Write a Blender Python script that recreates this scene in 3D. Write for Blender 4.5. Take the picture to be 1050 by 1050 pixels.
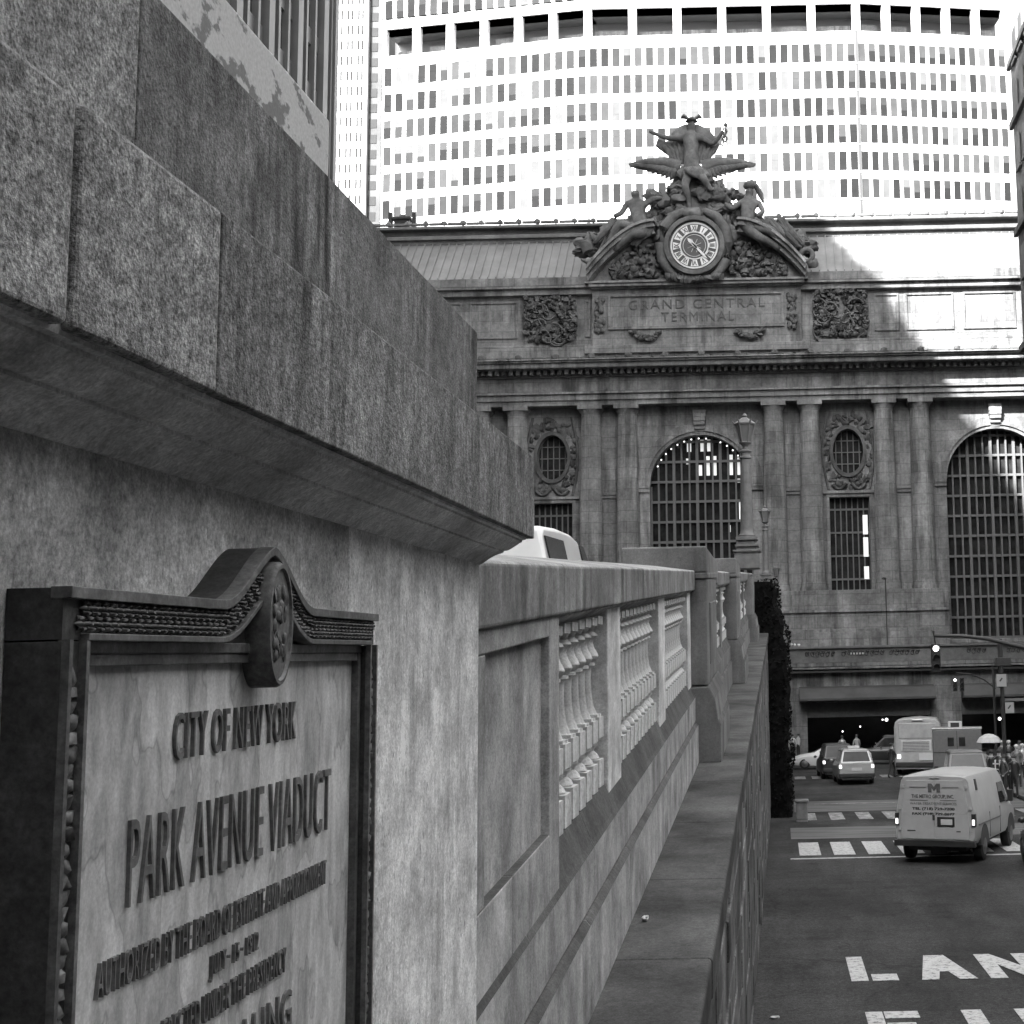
import bpy, bmesh, math, random
from mathutils import Vector, Matrix, noise
random.seed(7)
R = math.radians
scene = bpy.context.scene
for o in list(bpy.data.objects): bpy.data.objects.remove(o)
C = scene.collection

# ------------------------------------------------------------ camera
FPX, CX, CY, NP = 1400.0, 796.0, 490.0, 1050.0
PITCH = math.atan(178.0/FPX); ROLL = R(1.25)
F_ = Vector((0, math.cos(PITCH), math.sin(PITCH)))
R0 = Vector((1, 0, 0)); U0 = Vector((0, -math.sin(PITCH), math.cos(PITCH)))
R_ = R0*math.cos(ROLL) - U0*math.sin(ROLL)
U_ = R0*math.sin(ROLL) + U0*math.cos(ROLL)
cd = bpy.data.cameras.new('camera'); cam = bpy.data.objects.new('camera', cd); C.objects.link(cam)
cd.sensor_width = 36; cd.sensor_fit = 'HORIZONTAL'; cd.lens = 36*FPX/NP
cd.shift_x = (NP/2-CX)/NP; cd.shift_y = (CY-NP/2)/NP
cd.clip_start = 0.05; cd.clip_end = 3000
cam.matrix_world = Matrix(((R_.x, U_.x, -F_.x, 0), (R_.y, U_.y, -F_.y, 0), (R_.z, U_.z, -F_.z, 0), (0, 0, 0, 1)))
scene.camera = cam
cd.dof.use_dof = False

# ------------------------------------------------------------ sun, sky, exposure
LDIR = Vector((1.0, 2.0, -1.6)).normalized()       # direction the sunlight travels
sd = bpy.data.lights.new('sun', 'SUN'); sun = bpy.data.objects.new('sun', sd); C.objects.link(sun)
sd.energy = 5.0; sd.angle = R(0.5); sd.color = (1, 1, 1)
sun.rotation_euler = LDIR.to_track_quat('-Z', 'Y').to_euler()
w = bpy.data.worlds.new('World'); scene.world = w; w.use_nodes = True
nt = w.node_tree; nt.nodes.clear()
sky = nt.nodes.new('ShaderNodeTexSky'); sky.sky_type = 'NISHITA'; sky.sun_disc = False
sky.sun_elevation = math.asin(-LDIR.z); sky.sun_rotation = math.atan2(-LDIR.x, -LDIR.y)
sky.air_density = 1.6; sky.dust_density = 3.0
bw = nt.nodes.new('ShaderNodeRGBToBW'); bg = nt.nodes.new('ShaderNodeBackground'); bg.inputs[1].default_value = 0.15
wo = nt.nodes.new('ShaderNodeOutputWorld')
nt.links.new(sky.outputs[0], bw.inputs[0]); nt.links.new(bw.outputs[0], bg.inputs[0]); nt.links.new(bg.outputs[0], wo.inputs[0])
scene.view_settings.view_transform = 'Standard'; scene.view_settings.look = 'None'
scene.view_settings.gamma = 1; scene.view_settings.exposure = 2.45
scene.render.engine = 'CYCLES'
scene.cycles.max_bounces = 6; scene.cycles.diffuse_bounces = 4; scene.cycles.glossy_bounces = 3

# ------------------------------------------------------------ unprojection helpers (to read sizes off the photograph)
def ray(px, py): return F_ + R_*((px-CX)/FPX) + U_*(-(py-CY)/FPX)
def atY(px, py, Y): d = ray(px, py); return d*(Y/d.y)
def atX(px, py, X): d = ray(px, py); return d*(X/d.x)
GS = -0.04
def ground(y): return -3.76 + GS*min(y, 96.0)
def gX(px, Y):                                       # X on the street at depth Y under photo column px
    p = Vector((0, Y, ground(Y))); lo, hi = -80.0, 80.0
    def col(x):
        q = Vector((x, Y, ground(Y))); return CX + FPX*q.dot(R_)/q.dot(F_)
    for _ in range(40):
        m = (lo+hi)/2
        if col(m) < px: lo = m
        else: hi = m
    return (lo+hi)/2

# ------------------------------------------------------------ materials (the photograph is black and white film: greys only)
class N:
    def __init__(s, name):
        s.m = bpy.data.materials.new(name); s.m.use_nodes = True; s.t = s.m.node_tree; s.t.nodes.clear()
        s.out = s.n('ShaderNodeOutputMaterial'); s.b = s.n('ShaderNodeBsdfPrincipled'); s.l(s.b.outputs[0], s.out.inputs[0])
        s.tc = s.n('ShaderNodeTexCoord')
    def n(s, k, **kw):
        x = s.t.nodes.new(k)
        for a, b in kw.items(): setattr(x, a, b)
        return x
    def l(s, a, b): s.t.links.new(a, b)
    def coord(s, sc=(1, 1, 1), src='Object'):
        mp = s.n('ShaderNodeMapping'); mp.inputs['Scale'].default_value = sc; s.l(s.tc.outputs[src], mp.inputs[0]); return mp.outputs[0]
    def noise(s, scale, sc=(1, 1, 1), detail=4, rough=.6):
        x = s.n('ShaderNodeTexNoise'); x.inputs['Scale'].default_value = scale; x.inputs['Detail'].default_value = detail
        x.inputs['Roughness'].default_value = rough; s.l(s.coord(sc), x.inputs['Vector']); return x.outputs[0]
    def ramp(s, v, a, b, lo, hi):
        x = s.n('ShaderNodeMapRange'); x.inputs[1].default_value = a; x.inputs[2].default_value = b
        x.inputs[3].default_value = lo; x.inputs[4].default_value = hi; s.l(v, x.inputs[0]); return x.outputs[0]
    def mul(s, a, b, op='MULTIPLY'):
        x = s.n('ShaderNodeMath', operation=op)
        for i, v in enumerate((a, b)):
            if isinstance(v, (int, float)): x.inputs[i].default_value = v
            else: s.l(v, x.inputs[i])
        return x.outputs[0]
    def bump(s, h, strength, dist):
        x = s.n('ShaderNodeBump'); x.inputs['Strength'].default_value = strength; x.inputs['Distance'].default_value = dist
        s.l(h, x.inputs['Height']); s.l(x.outputs[0], s.b.inputs['Normal'])
    def finish(s, col, rough=.8, metal=0, spec=.5):
        if isinstance(col, (int, float)): s.b.inputs['Base Color'].default_value = (col, col, col, 1)
        else: s.l(col, s.b.inputs['Base Color'])
        if isinstance(rough, (int, float)): s.b.inputs['Roughness'].default_value = rough
        else: s.l(rough, s.b.inputs['Roughness'])
        s.b.inputs['Metallic'].default_value = metal; s.b.inputs['Specular IOR Level'].default_value = spec
        return s.m
def stone(name, base, speck=.35, sscale=120, blotch=.35, bscale=1.5, streak=.3, kscale=6, bump=.3, bdist=.004, rough=.85, pits=0, blocks=None):
    a = N(name)
    v = a.ramp(a.noise(sscale, detail=3, rough=.7), .3, .7, 1-speck, 1+speck)
    v = a.mul(v, a.ramp(a.noise(bscale, detail=6), .3, .7, 1-blotch, 1+blotch))
    v = a.mul(v, a.ramp(a.noise(sscale*.28, detail=4, rough=.75), .3, .7, 1-speck*.9, 1+speck*.9))
    st = a.mul(a.ramp(a.noise(kscale*.45, (1, 1, .10), detail=5, rough=.65), .38, .62, -1, 1), a.ramp(a.noise(bscale*.7, detail=3), .38, .62, 0, 1))
    v = a.mul(v, a.mul(a.mul(st, streak), 1.0, 'ADD'))
    if pits:
        v = a.mul(v, a.ramp(a.noise(sscale*.55, (1, 1, .35), detail=2), .26, .36, 1-pits, 1))
    if blocks:
        sep = a.n('ShaderNodeSeparateXYZ'); a.l(a.tc.outputs['Object'], sep.inputs[0]); cmb = a.n('ShaderNodeCombineXYZ'); a.l(sep.outputs[0], cmb.inputs[0]); a.l(sep.outputs[2], cmb.inputs[1])
        br = a.n('ShaderNodeTexBrick'); a.l(cmb.outputs[0], br.inputs['Vector']); br.inputs['Scale'].default_value = 1; br.inputs['Brick Width'].default_value = blocks[0]; br.inputs['Row Height'].default_value = blocks[1]
        br.inputs['Mortar Size'].default_value = .02; br.inputs['Mortar Smooth'].default_value = .3
        br.inputs['Color1'].default_value = (1, 1, 1, 1); br.inputs['Color2'].default_value = (.84, .84, .84, 1); br.inputs['Mortar'].default_value = (.55, .55, .55, 1)
        bwn = a.n('ShaderNodeRGBToBW'); a.l(br.outputs[0], bwn.inputs[0]); v = a.mul(v, bwn.outputs[0])
    v = a.mul(v, base)
    a.bump(a.noise(sscale*.8, detail=3, rough=.7), bump, bdist)
    return a.finish(v, rough, 0, .5 if 'bronze' in name else .1)
def plain(name, c, rough=.5, metal=0, var=.12, scale=8, spec=.5, bump=0):
    a = N(name)
    v = a.mul(a.ramp(a.noise(scale, detail=5), .3, .7, 1-var, 1+var), c)
    if bump: a.bump(a.noise(scale*6), bump, .01)
    return a.finish(v, rough, metal, spec)
def glass(name, c=.02, rough=.08):
    a = N(name); v = a.mul(a.ramp(a.noise(1.2, detail=2), .3, .7, .6, 1.6), c); return a.finish(v, rough, 0, .3)
def emit(name, s):
    a = N(name); a.b.inputs['Emission Color'].default_value = (1, 1, 1, 1); a.b.inputs['Emission Strength'].default_value = s
    return a.finish(.8, .4)
M = {}
M['granite'] = stone('granite', .30, speck=.55, sscale=150, blotch=.35, bscale=5, streak=.35, kscale=9, bump=.8, bdist=.006)
M['granite_body'] = stone('granite_body', .46, speck=.4, sscale=170, blotch=.5, bscale=4.5, streak=.3, kscale=14, bump=.35, bdist=.003, pits=.35)
M['cornice_stone'] = stone('cornice_stone', .68, speck=.3, sscale=150, blotch=.4, bscale=4, streak=.2, kscale=12, bump=.4)
M['coping_stone'] = stone('coping_stone', .22, speck=.28, sscale=120, blotch=.45, bscale=2.2, streak=.5, kscale=13, bump=.35)
M['granite_pale'] = stone('granite_pale', .70, speck=.3, sscale=170, blotch=.38, bscale=6, streak=.3, kscale=30, bump=.5, bdist=.003, pits=.6)
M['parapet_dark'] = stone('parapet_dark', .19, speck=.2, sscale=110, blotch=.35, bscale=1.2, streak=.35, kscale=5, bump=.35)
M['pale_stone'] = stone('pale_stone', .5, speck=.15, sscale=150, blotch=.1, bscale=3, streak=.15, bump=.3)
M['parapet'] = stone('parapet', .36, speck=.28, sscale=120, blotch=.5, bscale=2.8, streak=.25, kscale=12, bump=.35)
M['baluster'] = stone('baluster', .64, speck=.2, sscale=90, blotch=.4, bscale=3, streak=.3, bump=.3)
M['ledge'] = stone('ledge', .075, speck=.3, sscale=110, blotch=.65, bscale=1.1, streak=.15, bump=.3)
M['dark_top'] = stone('dark_top', .10, speck=.3, sscale=110, blotch=.4, bscale=2.5, streak=.2, bump=.35)  # darker stone tone set on upward-facing shelf faces
M['sootwall'] = stone('sootwall', .13, speck=.3, sscale=60, blotch=.5, bscale=1.2, streak=.6, kscale=3, bump=.6, bdist=.01)
M['limestone'] = stone('limestone', .18, speck=.2, sscale=4.0, blotch=.3, bscale=.3, streak=.55, kscale=2.6, bump=.1, bdist=.02, blocks=(2.1, .92))
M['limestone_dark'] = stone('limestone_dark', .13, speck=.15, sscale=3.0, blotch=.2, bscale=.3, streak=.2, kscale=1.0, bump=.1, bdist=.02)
M['sculpture'] = stone('sculpture', .095, speck=.2, sscale=3.0, blotch=.35, bscale=.6, streak=.2, kscale=1.0, bump=.4, bdist=.05)
M['seam_roof'] = plain('seam_roof', .17, .5, .2, var=.2, scale=.6)
M['precast'] = plain('precast', .62, .8, 0, var=.06, scale=.3)
M['bounce_white'] = plain('bounce_tower_white', .85, .8, 0, var=.04, scale=.3)  # bright white for the added tower that bounces sunlight
M['precast_dark'] = plain('precast_dark', .075, .8, 0, var=.2, scale=.6, spec=.1)
for i, c in enumerate((.032, .06, .09, .16)): M['pane%d' % i] = plain('office_pane_%d' % i, c*.55, .7, 0, var=.15, scale=.5, spec=.04)
M['mech'] = plain('mech', .07, .8, 0, var=.4, scale=.2)
M['ribs'] = plain('ribs', .075, .5, .3, var=.2, scale=.4)
M['ribglass'] = plain('ribglass', .025, .25, 0, var=.3, scale=.4)
M['darkbrick'] = stone('darkbrick', .10, speck=.25, sscale=2, blotch=.4, bscale=.15, streak=.4, kscale=.6, bump=.1)
M['bronze'] = stone('bronze', .11, speck=.4, sscale=90, blotch=.4, bscale=10, streak=.3, kscale=20, bump=.3, bdist=.002, rough=.5)
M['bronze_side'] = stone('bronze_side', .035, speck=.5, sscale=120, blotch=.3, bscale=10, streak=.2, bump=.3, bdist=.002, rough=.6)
M['bronze_letters'] = stone('bronze_letters', .13, speck=.3, sscale=90, blotch=.3, bscale=10, streak=.3, bump=.2, bdist=.001, rough=.5)
M['iron'] = plain('iron', .035, .5, .3)
M['lamp_iron'] = plain('lamp_iron', .13, .6, 0, var=.25, scale=5)
M['lampglass'] = glass('lampglass', .12, .2)
M['glass'] = glass('glass')
M['bars'] = plain('bars', .11, .7)
M['rubber'] = plain('rubber', .015, .8)
M['hub'] = plain('hub', .15, .4, .6)
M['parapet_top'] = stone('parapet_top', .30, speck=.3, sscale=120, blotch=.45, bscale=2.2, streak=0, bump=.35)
M['chrome'] = plain('chrome', .45, .3, .8)
M['plastic'] = plain('plastic', .02, .5)
M['white'] = plain('white_paint', .55, .35, 0, var=.05, scale=3)
M['whitegrey'] = plain('side_paint', .36, .4, 0, var=.08, scale=3)
M['silver'] = plain('silver_paint', .38, .3, .3, var=.05, scale=3)
M['dark'] = plain('dark_paint', .03, .3, 0, var=.1)
M['midgrey'] = plain('grey_paint', .13, .4, 0, var=.1)
M['bus'] = plain('bus_paint', .36, .35, 0, var=.2, scale=2)
M['plate'] = plain('plate_paint', .5, .5)
M['ink'] = plain('ink', .05, .6)
M['redink'] = plain('logo_ink', .09, .6)
M['lamp_on'] = emit('lamp_on', 1.2)
M['tail'] = emit('tail_lamp', .5)
M['bulb'] = emit('bulb', .5)
M['litwin'] = emit('lit_window', .09)
M['skin'] = plain('skin', .3, .6)
M['hair'] = plain('hair', .03, .7)
M['vest'] = plain('vest', .6, .6)
M['leaf'] = plain('leaf', .010, .9, 0, var=.5, scale=3, spec=.05)
# asphalt
a = N('asphalt')
v = a.mul(a.ramp(a.noise(60, detail=4, rough=.8), .38, .62, .5, 1.5), a.ramp(a.noise(16, detail=6, rough=.9), .38, .62, .55, 1.5))
v = a.mul(v, a.ramp(a.noise(.35, (1, .5, 1), detail=6), .36, .64, .65, 1.45))
v = a.mul(v, a.ramp(a.noise(.9, (.25, 2.2, 1), detail=5, rough=.7), .3, .7, .85, 1.15))
vo = a.n('ShaderNodeTexVoronoi', feature='DISTANCE_TO_EDGE'); vo.inputs['Scale'].default_value = .32; dn = a.n('ShaderNodeTexNoise'); dn.inputs['Scale'].default_value = 1.3; dn.inputs['Detail'].default_value = 6
a.l(a.tc.outputs['Object'], dn.inputs['Vector']); vm = a.n('ShaderNodeVectorMath', operation='MULTIPLY_ADD'); a.l(dn.outputs['Color'], vm.inputs[0]); vm.inputs[1].default_value = (1.6, 1.6, 0); a.l(a.tc.outputs['Object'], vm.inputs[2]); a.l(vm.outputs[0], vo.inputs['Vector'])
v = a.mul(v, a.ramp(vo.outputs['Distance'], 0, .008, .62, 1))
v = a.mul(v, a.ramp(a.noise(.8, detail=7, rough=.7), .56, .68, 1, .6))
v = a.mul(v, a.ramp(a.noise(2.2, (1, .12, 1), detail=4), .35, .7, .86, 1.15))
v = a.mul(v, .043); a.bump(a.noise(90, detail=3), .5, .006); M['asphalt'] = a.finish(v, .85, 0, .08)
a = N('road_patch')
v = a.mul(a.ramp(a.noise(1.2, (.3, 2, 1), detail=6), .3, .7, .6, 1.4), .12); M['patch'] = a.finish(v, .8, 0, .1)
a = N('road_paint')
v = a.ramp(a.noise(11, detail=8, rough=.8), .38, .50, .07, .46)
v = a.mul(v, a.ramp(a.noise(40, detail=4), .3, .7, .85, 1.15)); M['paint'] = a.finish(v, .7)
a = N('worn_road_paint')
v = a.ramp(a.noise(4, detail=8, rough=.75), .44, .6, .09, .38); M['paint_worn'] = a.finish(v, .7)
# flaked pale paint on the cap slab
a = N('flaked_paint')
v = a.ramp(a.noise(9, (1, 1, 1.6), detail=7, rough=.6), .385, .42, .16, .52)
v = a.mul(v, a.ramp(a.noise(130, detail=2), .3, .7, .85, 1.12)); a.bump(a.noise(60), .2, .003); M['flaked'] = a.finish(v, .7)
# weathered bronze plate: pale watermarks over brown bronze
a = N('weathered_plate')
d = a.n('ShaderNodeTexNoise'); d.inputs['Scale'].default_value = 9; d.inputs['Detail'].default_value = 5; a.l(a.coord((1, 1, .45)), d.inputs['Vector'])
n0 = a.noise(8, (1, 1, .5), detail=3, rough=.5)
n1 = a.ramp(n0, .47, .50, 0, 1)
edge = a.ramp(a.mul(a.mul(n0, .475, 'SUBTRACT'), 1.0, 'ABSOLUTE'), .001, .008, .70, 1)
n2 = a.ramp(a.noise(15, (1, 1, .4), detail=3, rough=.5), .50, .525, 0, 1)
n3 = a.ramp(a.noise(26, (1, 1, .3), detail=6, rough=.6), .3, .7, -.5, .5)
v = a.mul(a.mul(a.mul(n1, .12), a.mul(n2, .08), 'ADD'), a.mul(n3, .36), 'ADD')
v = a.mul(a.mul(v, .38, 'ADD'), edge); v = a.mul(v, a.ramp(a.noise(200, detail=2), .3, .7, .85, 1.15))
a.bump(a.noise(60), .15, .002); M['plate_weathered'] = a.finish(v, .55)

# ------------------------------------------------------------ mesh helpers
class MB:
    def __init__(s): s.v = []; s.f = []; s.mi = []; s.k = 0
    def add(s, vs, fs):
        n = len(s.v); s.v += [tuple(p) for p in vs]; s.f += [tuple(i+n for i in f) for f in fs]; s.mi += [s.k]*len(fs); return s
    def box(s, x0, x1, y0, y1, z0, z1, g=None, taper=0):
        if x0 > x1: x0, x1 = x1, x0
        if y0 > y1: y0, y1 = y1, y0
        if z0 > z1: z0, z1 = z1, z0
        t = taper
        vs = [(x0, y0, z0), (x1, y0, z0), (x1, y1, z0), (x0, y1, z0), (x0+t, y0+t, z1), (x1-t, y0+t, z1), (x1-t, y1-t, z1), (x0+t, y1-t, z1)]
        if g: vs = [(x, y, z+g(y)) for x, y, z in vs]
        return s.add(vs, [(0, 3, 2, 1), (4, 5, 6, 7), (0, 1, 5, 4), (1, 2, 6, 5), (2, 3, 7, 6), (3, 0, 4, 7)])
    def loft(s, rings, cap=True):
        n = len(rings[0]); b = len(s.v); vs = [p for r in rings for p in r]; fs = []
        for i in range(len(rings)-1):
            for j in range(n):
                k = (j+1) % n; fs.append((i*n+j, i*n+k, (i+1)*n+k, (i+1)*n+j))
        if cap: fs.append(tuple(range(n-1, -1, -1))); fs.append(tuple((len(rings)-1)*n+j for j in range(n)))
        return s.add(vs, fs)
    def lathe(s, prof, c, n=16, axis='z', sq=1.0):
        rings = []
        for r, h in prof:
            ring = []
            for j in range(n):
                t = 2*math.pi*j/n; a, b = r*math.cos(t), r*math.sin(t)
                if axis == 'z': ring.append((c[0]+a, c[1]+b, c[2]+h))
                elif axis == 'y': ring.append((c[0]+a, c[1]+h, c[2]-b))
                else: ring.append((c[0]+h, c[1]+a, c[2]+b))
            rings.append(ring)
        return s.loft(rings)
    def tube(s, pts, r, n=8):
        pts = [Vector(p) for p in pts]; rings = []
        rr = r if isinstance(r, (list, tuple)) else [r]*len(pts)
        for i, p in enumerate(pts):
            t = (pts[min(i+1, len(pts)-1)]-pts[max(i-1, 0)]).normalized()
            up = Vector((0, 0, 1)) if abs(t.z) < .95 else Vector((1, 0, 0))
            a = t.cross(up).normalized(); b = a.cross(t)
            rings.append([tuple(p+a*(rr[i]*math.cos(2*math.pi*j/n))+b*(rr[i]*math.sin(2*math.pi*j/n))) for j in range(n)])
        return s.loft(rings)
    def blob(s, c, r, seed=0, rough=.25, sub=2):
        bm = bmesh.new(); bmesh.ops.create_icosphere(bm, subdivisions=sub, radius=1)
        rx, ry, rz = r if isinstance(r, (list, tuple)) else (r, r, r)
        vs = []
        for v in bm.verts:
            k = 1+rough*noise.noise(v.co*1.8+Vector((seed*3.1, seed*1.7, seed)))*2
            vs.append((c[0]+v.co.x*rx*k, c[1]+v.co.y*ry*k, c[2]+v.co.z*rz*k))
        s.add(vs, [tuple(v.index for v in f.verts) for f in bm.faces]); bm.free(); return s
    def mesh_in(s, me, mtx=None):
        return s.add([(mtx @ v.co if mtx else v.co) for v in me.vertices], [tuple(p.vertices) for p in me.polygons])
    def build(s, name, mat, parent=None, bevel=0, smooth=None, segs=2):
        me = bpy.data.meshes.new(name); me.from_pydata(s.v, [], s.f)
        mats = mat if isinstance(mat, (list, tuple)) else [mat]
        for m in mats: me.materials.append(m)
        if len(mats) > 1:
            for p, k in zip(me.polygons, s.mi): p.material_index = k
        me.update()
        bm = bmesh.new(); bm.from_mesh(me); bmesh.ops.recalc_face_normals(bm, faces=bm.faces); bm.to_mesh(me); bm.free()
        if smooth:
            me.polygons.foreach_set('use_smooth', [True]*len(me.polygons)); me.set_sharp_from_angle(angle=R(smooth))
        o = bpy.data.objects.new(name, me); C.objects.link(o)
        if parent: o.parent = parent
        if bevel:
            b = o.modifiers.new('bevel', 'BEVEL'); b.width = bevel; b.segments = segs; b.limit_method = 'ANGLE'; b.angle_limit = R(40)
        return o
def tag(o, label=None, cat=None, group=None, kind=None):
    if label: o['label'] = label
    if cat: o['category'] = cat
    if group: o['group'] = group
    if kind: o['kind'] = kind
    return o
def empty(name, loc, rz=0, rx=0, label=None, cat=None, group=None):
    o = bpy.data.objects.new(name, None); C.objects.link(o); o.location = loc; o.rotation_euler = (rx, 0, rz); o.empty_display_size = .2
    return tag(o, label, cat, group)
def copy_tree(o, parent=None):
    c = o.copy(); C.objects.link(c)
    if parent is not None: c.parent = parent
    for ch in [k for k in bpy.data.objects if k.parent == o]: copy_tree(ch, c)
    return c
def bake(o):
    dg = bpy.context.evaluated_depsgraph_get(); dg.update()
    me = bpy.data.meshes.new_from_object(o.evaluated_get(dg)); return me
def curve_mesh(polys, depth):
    """filled 2D outline with holes (even-odd) extruded symmetrically along local z"""
    cu = bpy.data.curves.new('c', 'CURVE'); cu.dimensions = '2D'; cu.fill_mode = 'BOTH'; cu.extrude = depth/2
    for p in polys:
        sp = cu.splines.new('POLY'); sp.points.add(len(p)-1); sp.use_cyclic_u = True
        for q, (x, y) in zip(sp.points, p): q.co = (x, y, 0, 1)
    o = bpy.data.objects.new('c', cu); C.objects.link(o); me = bake(o); bpy.data.objects.remove(o); return me
def facade_mesh(polys, y0, y1):                      # outline in (x, z), extruded from y0 to y1
    me = curve_mesh(polys, abs(y1-y0)); mb = MB()
    mb.mesh_in(me, Matrix(((1, 0, 0, 0), (0, 0, 1, (y0+y1)/2), (0, 1, 0, 0), (0, 0, 0, 1)))); return mb
def text_mesh(s, w=None, h=None, depth=.01, space=1.0, bold=0):
    cu = bpy.data.curves.new('t', 'FONT'); cu.body = s; cu.size = 1; cu.extrude = .5; cu.align_x = 'LEFT'; cu.resolution_u = 3; cu.space_character = space
    cu.offset = bold
    o = bpy.data.objects.new('t', cu); C.objects.link(o); me = bake(o); bpy.data.objects.remove(o)
    xs = [v.co.x for v in me.vertices]; ys = [v.co.y for v in me.vertices]
    sx = w/(max(xs)-min(xs)) if w else None; sy = h/(max(ys)-min(ys)) if h else None
    sx = sx or sy; sy = sy or sx; x0, y0 = min(xs), min(ys)
    for v in me.vertices: v.co = ((v.co.x-x0)*sx, (v.co.y-y0)*sy, v.co.z*depth)
    return me
def skin_mesh(nodes, edges, sub=1):
    """nodes: (x,y,z,r) ; returns one continuous skinned mesh"""
    me = bpy.data.meshes.new('s'); me.from_pydata([n[:3] for n in nodes], edges, [])
    o = bpy.data.objects.new('s', me); C.objects.link(o)
    sk = o.modifiers.new('k', 'SKIN'); sk.use_smooth_shade = True
    for i, n in enumerate(nodes):
        v = me.skin_vertices[0].data[i]; v.radius = (n[3], n[3]); v.use_root = (i == 0)
    if sub: m = o.modifiers.new('u', 'SUBSURF'); m.levels = sub; m.render_levels = sub
    r = bake(o); bpy.data.objects.remove(o); return r
def arc(cx, cz, r, a0, a1, n=24): return [(cx+r*math.cos(R(a0+(a1-a0)*i/n)), cz+r*math.sin(R(a0+(a1-a0)*i/n))) for i in range(n+1)]
# ============================================================ SETTING: street
def sheet(name, x0, x1, ys, mat, dz=0.0, label=None):
    mb = MB()
    for a_, b_ in zip(ys[:-1], ys[1:]):
        mb.add([(x0, a_, ground(a_)+dz), (x1, a_, ground(a_)+dz), (x1, b_, ground(b_)+dz), (x0, b_, ground(b_)+dz)], [(0, 1, 2, 3)])
    o = mb.build(name, mat); tag(o, label, None, None, 'structure'); return o
sheet('ground', -1500, 1500, [-80, 96, 1500], M['asphalt'], -.012)
sheet('street', -.44, 9.3, [-20, 96, 101], M['asphalt'], 0, 'grey asphalt street running down beside the viaduct to the terminal')
def slab(name, x0, x1, y0, y1, h, mat, label=None):
    mb = MB(); mb.box(x0, x1, y0, y1, 0, h, lambda y: ground(y)); o = mb.build(name, mat, bevel=.02); return tag(o, label, None, None, 'structure')
slab('sidewalk', 9.3, 16.9, -20, 34, .15, M['limestone_dark'])
slab('sidewalk', 9.3, 16.9, 50, 95.9, .15, M['limestone_dark'])
sheet('road_patch', .2, 14, [40.3, 44.0], M['patch'], .004)
sheet('road_patch', .4, 9.2, [50.5, 56], M['patch'], .004)
def road_poly(polys, mat, name, label):
    if name == 'road_lettering': polys = [[(x*.955, y*1.022) for x, y in p] for p in polys]
    elif name == 'crosswalk_stripe': polys = [[(x*.97, y*1.025) for x, y in p] for p in polys]
    elif name == 'stop_line': polys = [[(x, y*1.02) for x, y in p] for p in polys]
    me = curve_mesh(polys, .004); mb = MB()
    mb.add([(v.co.x, v.co.y, v.co.z+ground(v.co.y)+.008) for v in me.vertices], [tuple(p.vertices) for p in me.polygons])
    return tag(mb.build(name, mat), label, None, None, 'structure')
def rect(x0, x1, y0, y1): return [(x0, y0), (x1, y0), (x1, y1), (x0, y1)]
# LANE (far row) and FIRE (near row), stencilled with gaps
y0, y1 = 19.15, 20.95
road_poly([rect(.93, 1.18, y0, y1), rect(1.24, 1.62, y0, y0+.45)], M['paint'], 'road_lettering', 'stencilled white letter L of LANE painted on the asphalt')
road_poly([[(1.95, y0), (2.2, y0), (2.27, y0+.55), (2.4, y0+.55), (2.5, y0), (2.76, y0), (2.47, y1), (2.16, y1)]], M['paint'], 'road_lettering', 'stencilled white letter A of LANE painted on the asphalt')
road_poly([[(2.95, y0), (3.2, y0), (3.2, y0+1.0), (3.52, y0), (3.78, y0), (3.78, y1), (3.54, y1), (3.54, y0+.85), (3.2, y1), (2.95, y1)]], M['paint'], 'road_lettering', 'stencilled white letter N of LANE painted on the asphalt')
road_poly([rect(4.0, 4.22, y0, y1), rect(4.28, 4.7, y0, y0+.35), rect(4.28, 4.6, y0+.75, y0+1.1), rect(4.28, 4.7, y1-.35, y1)], M['paint'], 'road_lettering', 'stencilled white letter E of LANE painted on the asphalt')
y0, y1 = 15.3, 17.25
road_poly([rect(1.0, 1.22, y0, y1), rect(1.24, 1.68, y1-.36, y1), rect(1.24, 1.6, y1-1.0, y1-.6)], M['paint'], 'road_lettering', 'stencilled white letter F of FIRE painted on the asphalt')
road_poly([rect(2.24, 2.5, y0, y1)], M['paint'], 'road_lettering', 'stencilled white letter I of FIRE painted on the asphalt')
road_poly([rect(2.93, 3.17, y0, y1), rect(3.2, 3.55, y1-.34, y1), rect(3.5, 3.72, y1-.9, y1-.34), rect(3.2, 3.5, y1-1.15, y1-.85), [(3.3, y1-1.2), (3.52, y1-1.2), (3.78, y0), (3.54, y0)]], M['paint'], 'road_lettering', 'stencilled white letter R of FIRE painted on the asphalt')
x = .40; i = 0
while x < 12.5:
    i += 1
    nm = ['nearest to the viaduct wall', 'second from the viaduct wall', 'third from the viaduct wall', 'fourth from the viaduct wall, beside the van tyre'][i-1] if i <= 4 else 'right of the white van'
    o = road_poly([rect(x, x+.57, 34.95, 38.2)], M['paint'], 'crosswalk_stripe', 'white crosswalk stripe of the near crossing, '+nm)
    o['group'] = 'near crosswalk stripes'; x += .91
for k, (ya, yb, w_, p_) in enumerate(((45.6, 48.6, .5, .98), (71.5, 74.0, .6, .95))):
    x = .65
    while x < 9:
        o = road_poly([rect(x, x+w_, ya, yb)], M['paint_worn'], 'crosswalk_stripe', ('worn faded stripe of the middle crossing beyond the van', 'pale stripe of the far crossing behind the two SUVs')[k])
        o['group'] = ('middle crosswalk stripes', 'far crosswalk stripes')[k]; x += p_
road_poly([rect(.15, 12, 34.3, 34.5)], M['paint'], 'stop_line', 'thin white stop line across the street before the near crossing')
road_poly([rect(1.2, 8.5, 53.2, 53.4)], M['paint_worn'], 'stop_line', 'thin broken pale line far down the street')
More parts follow.
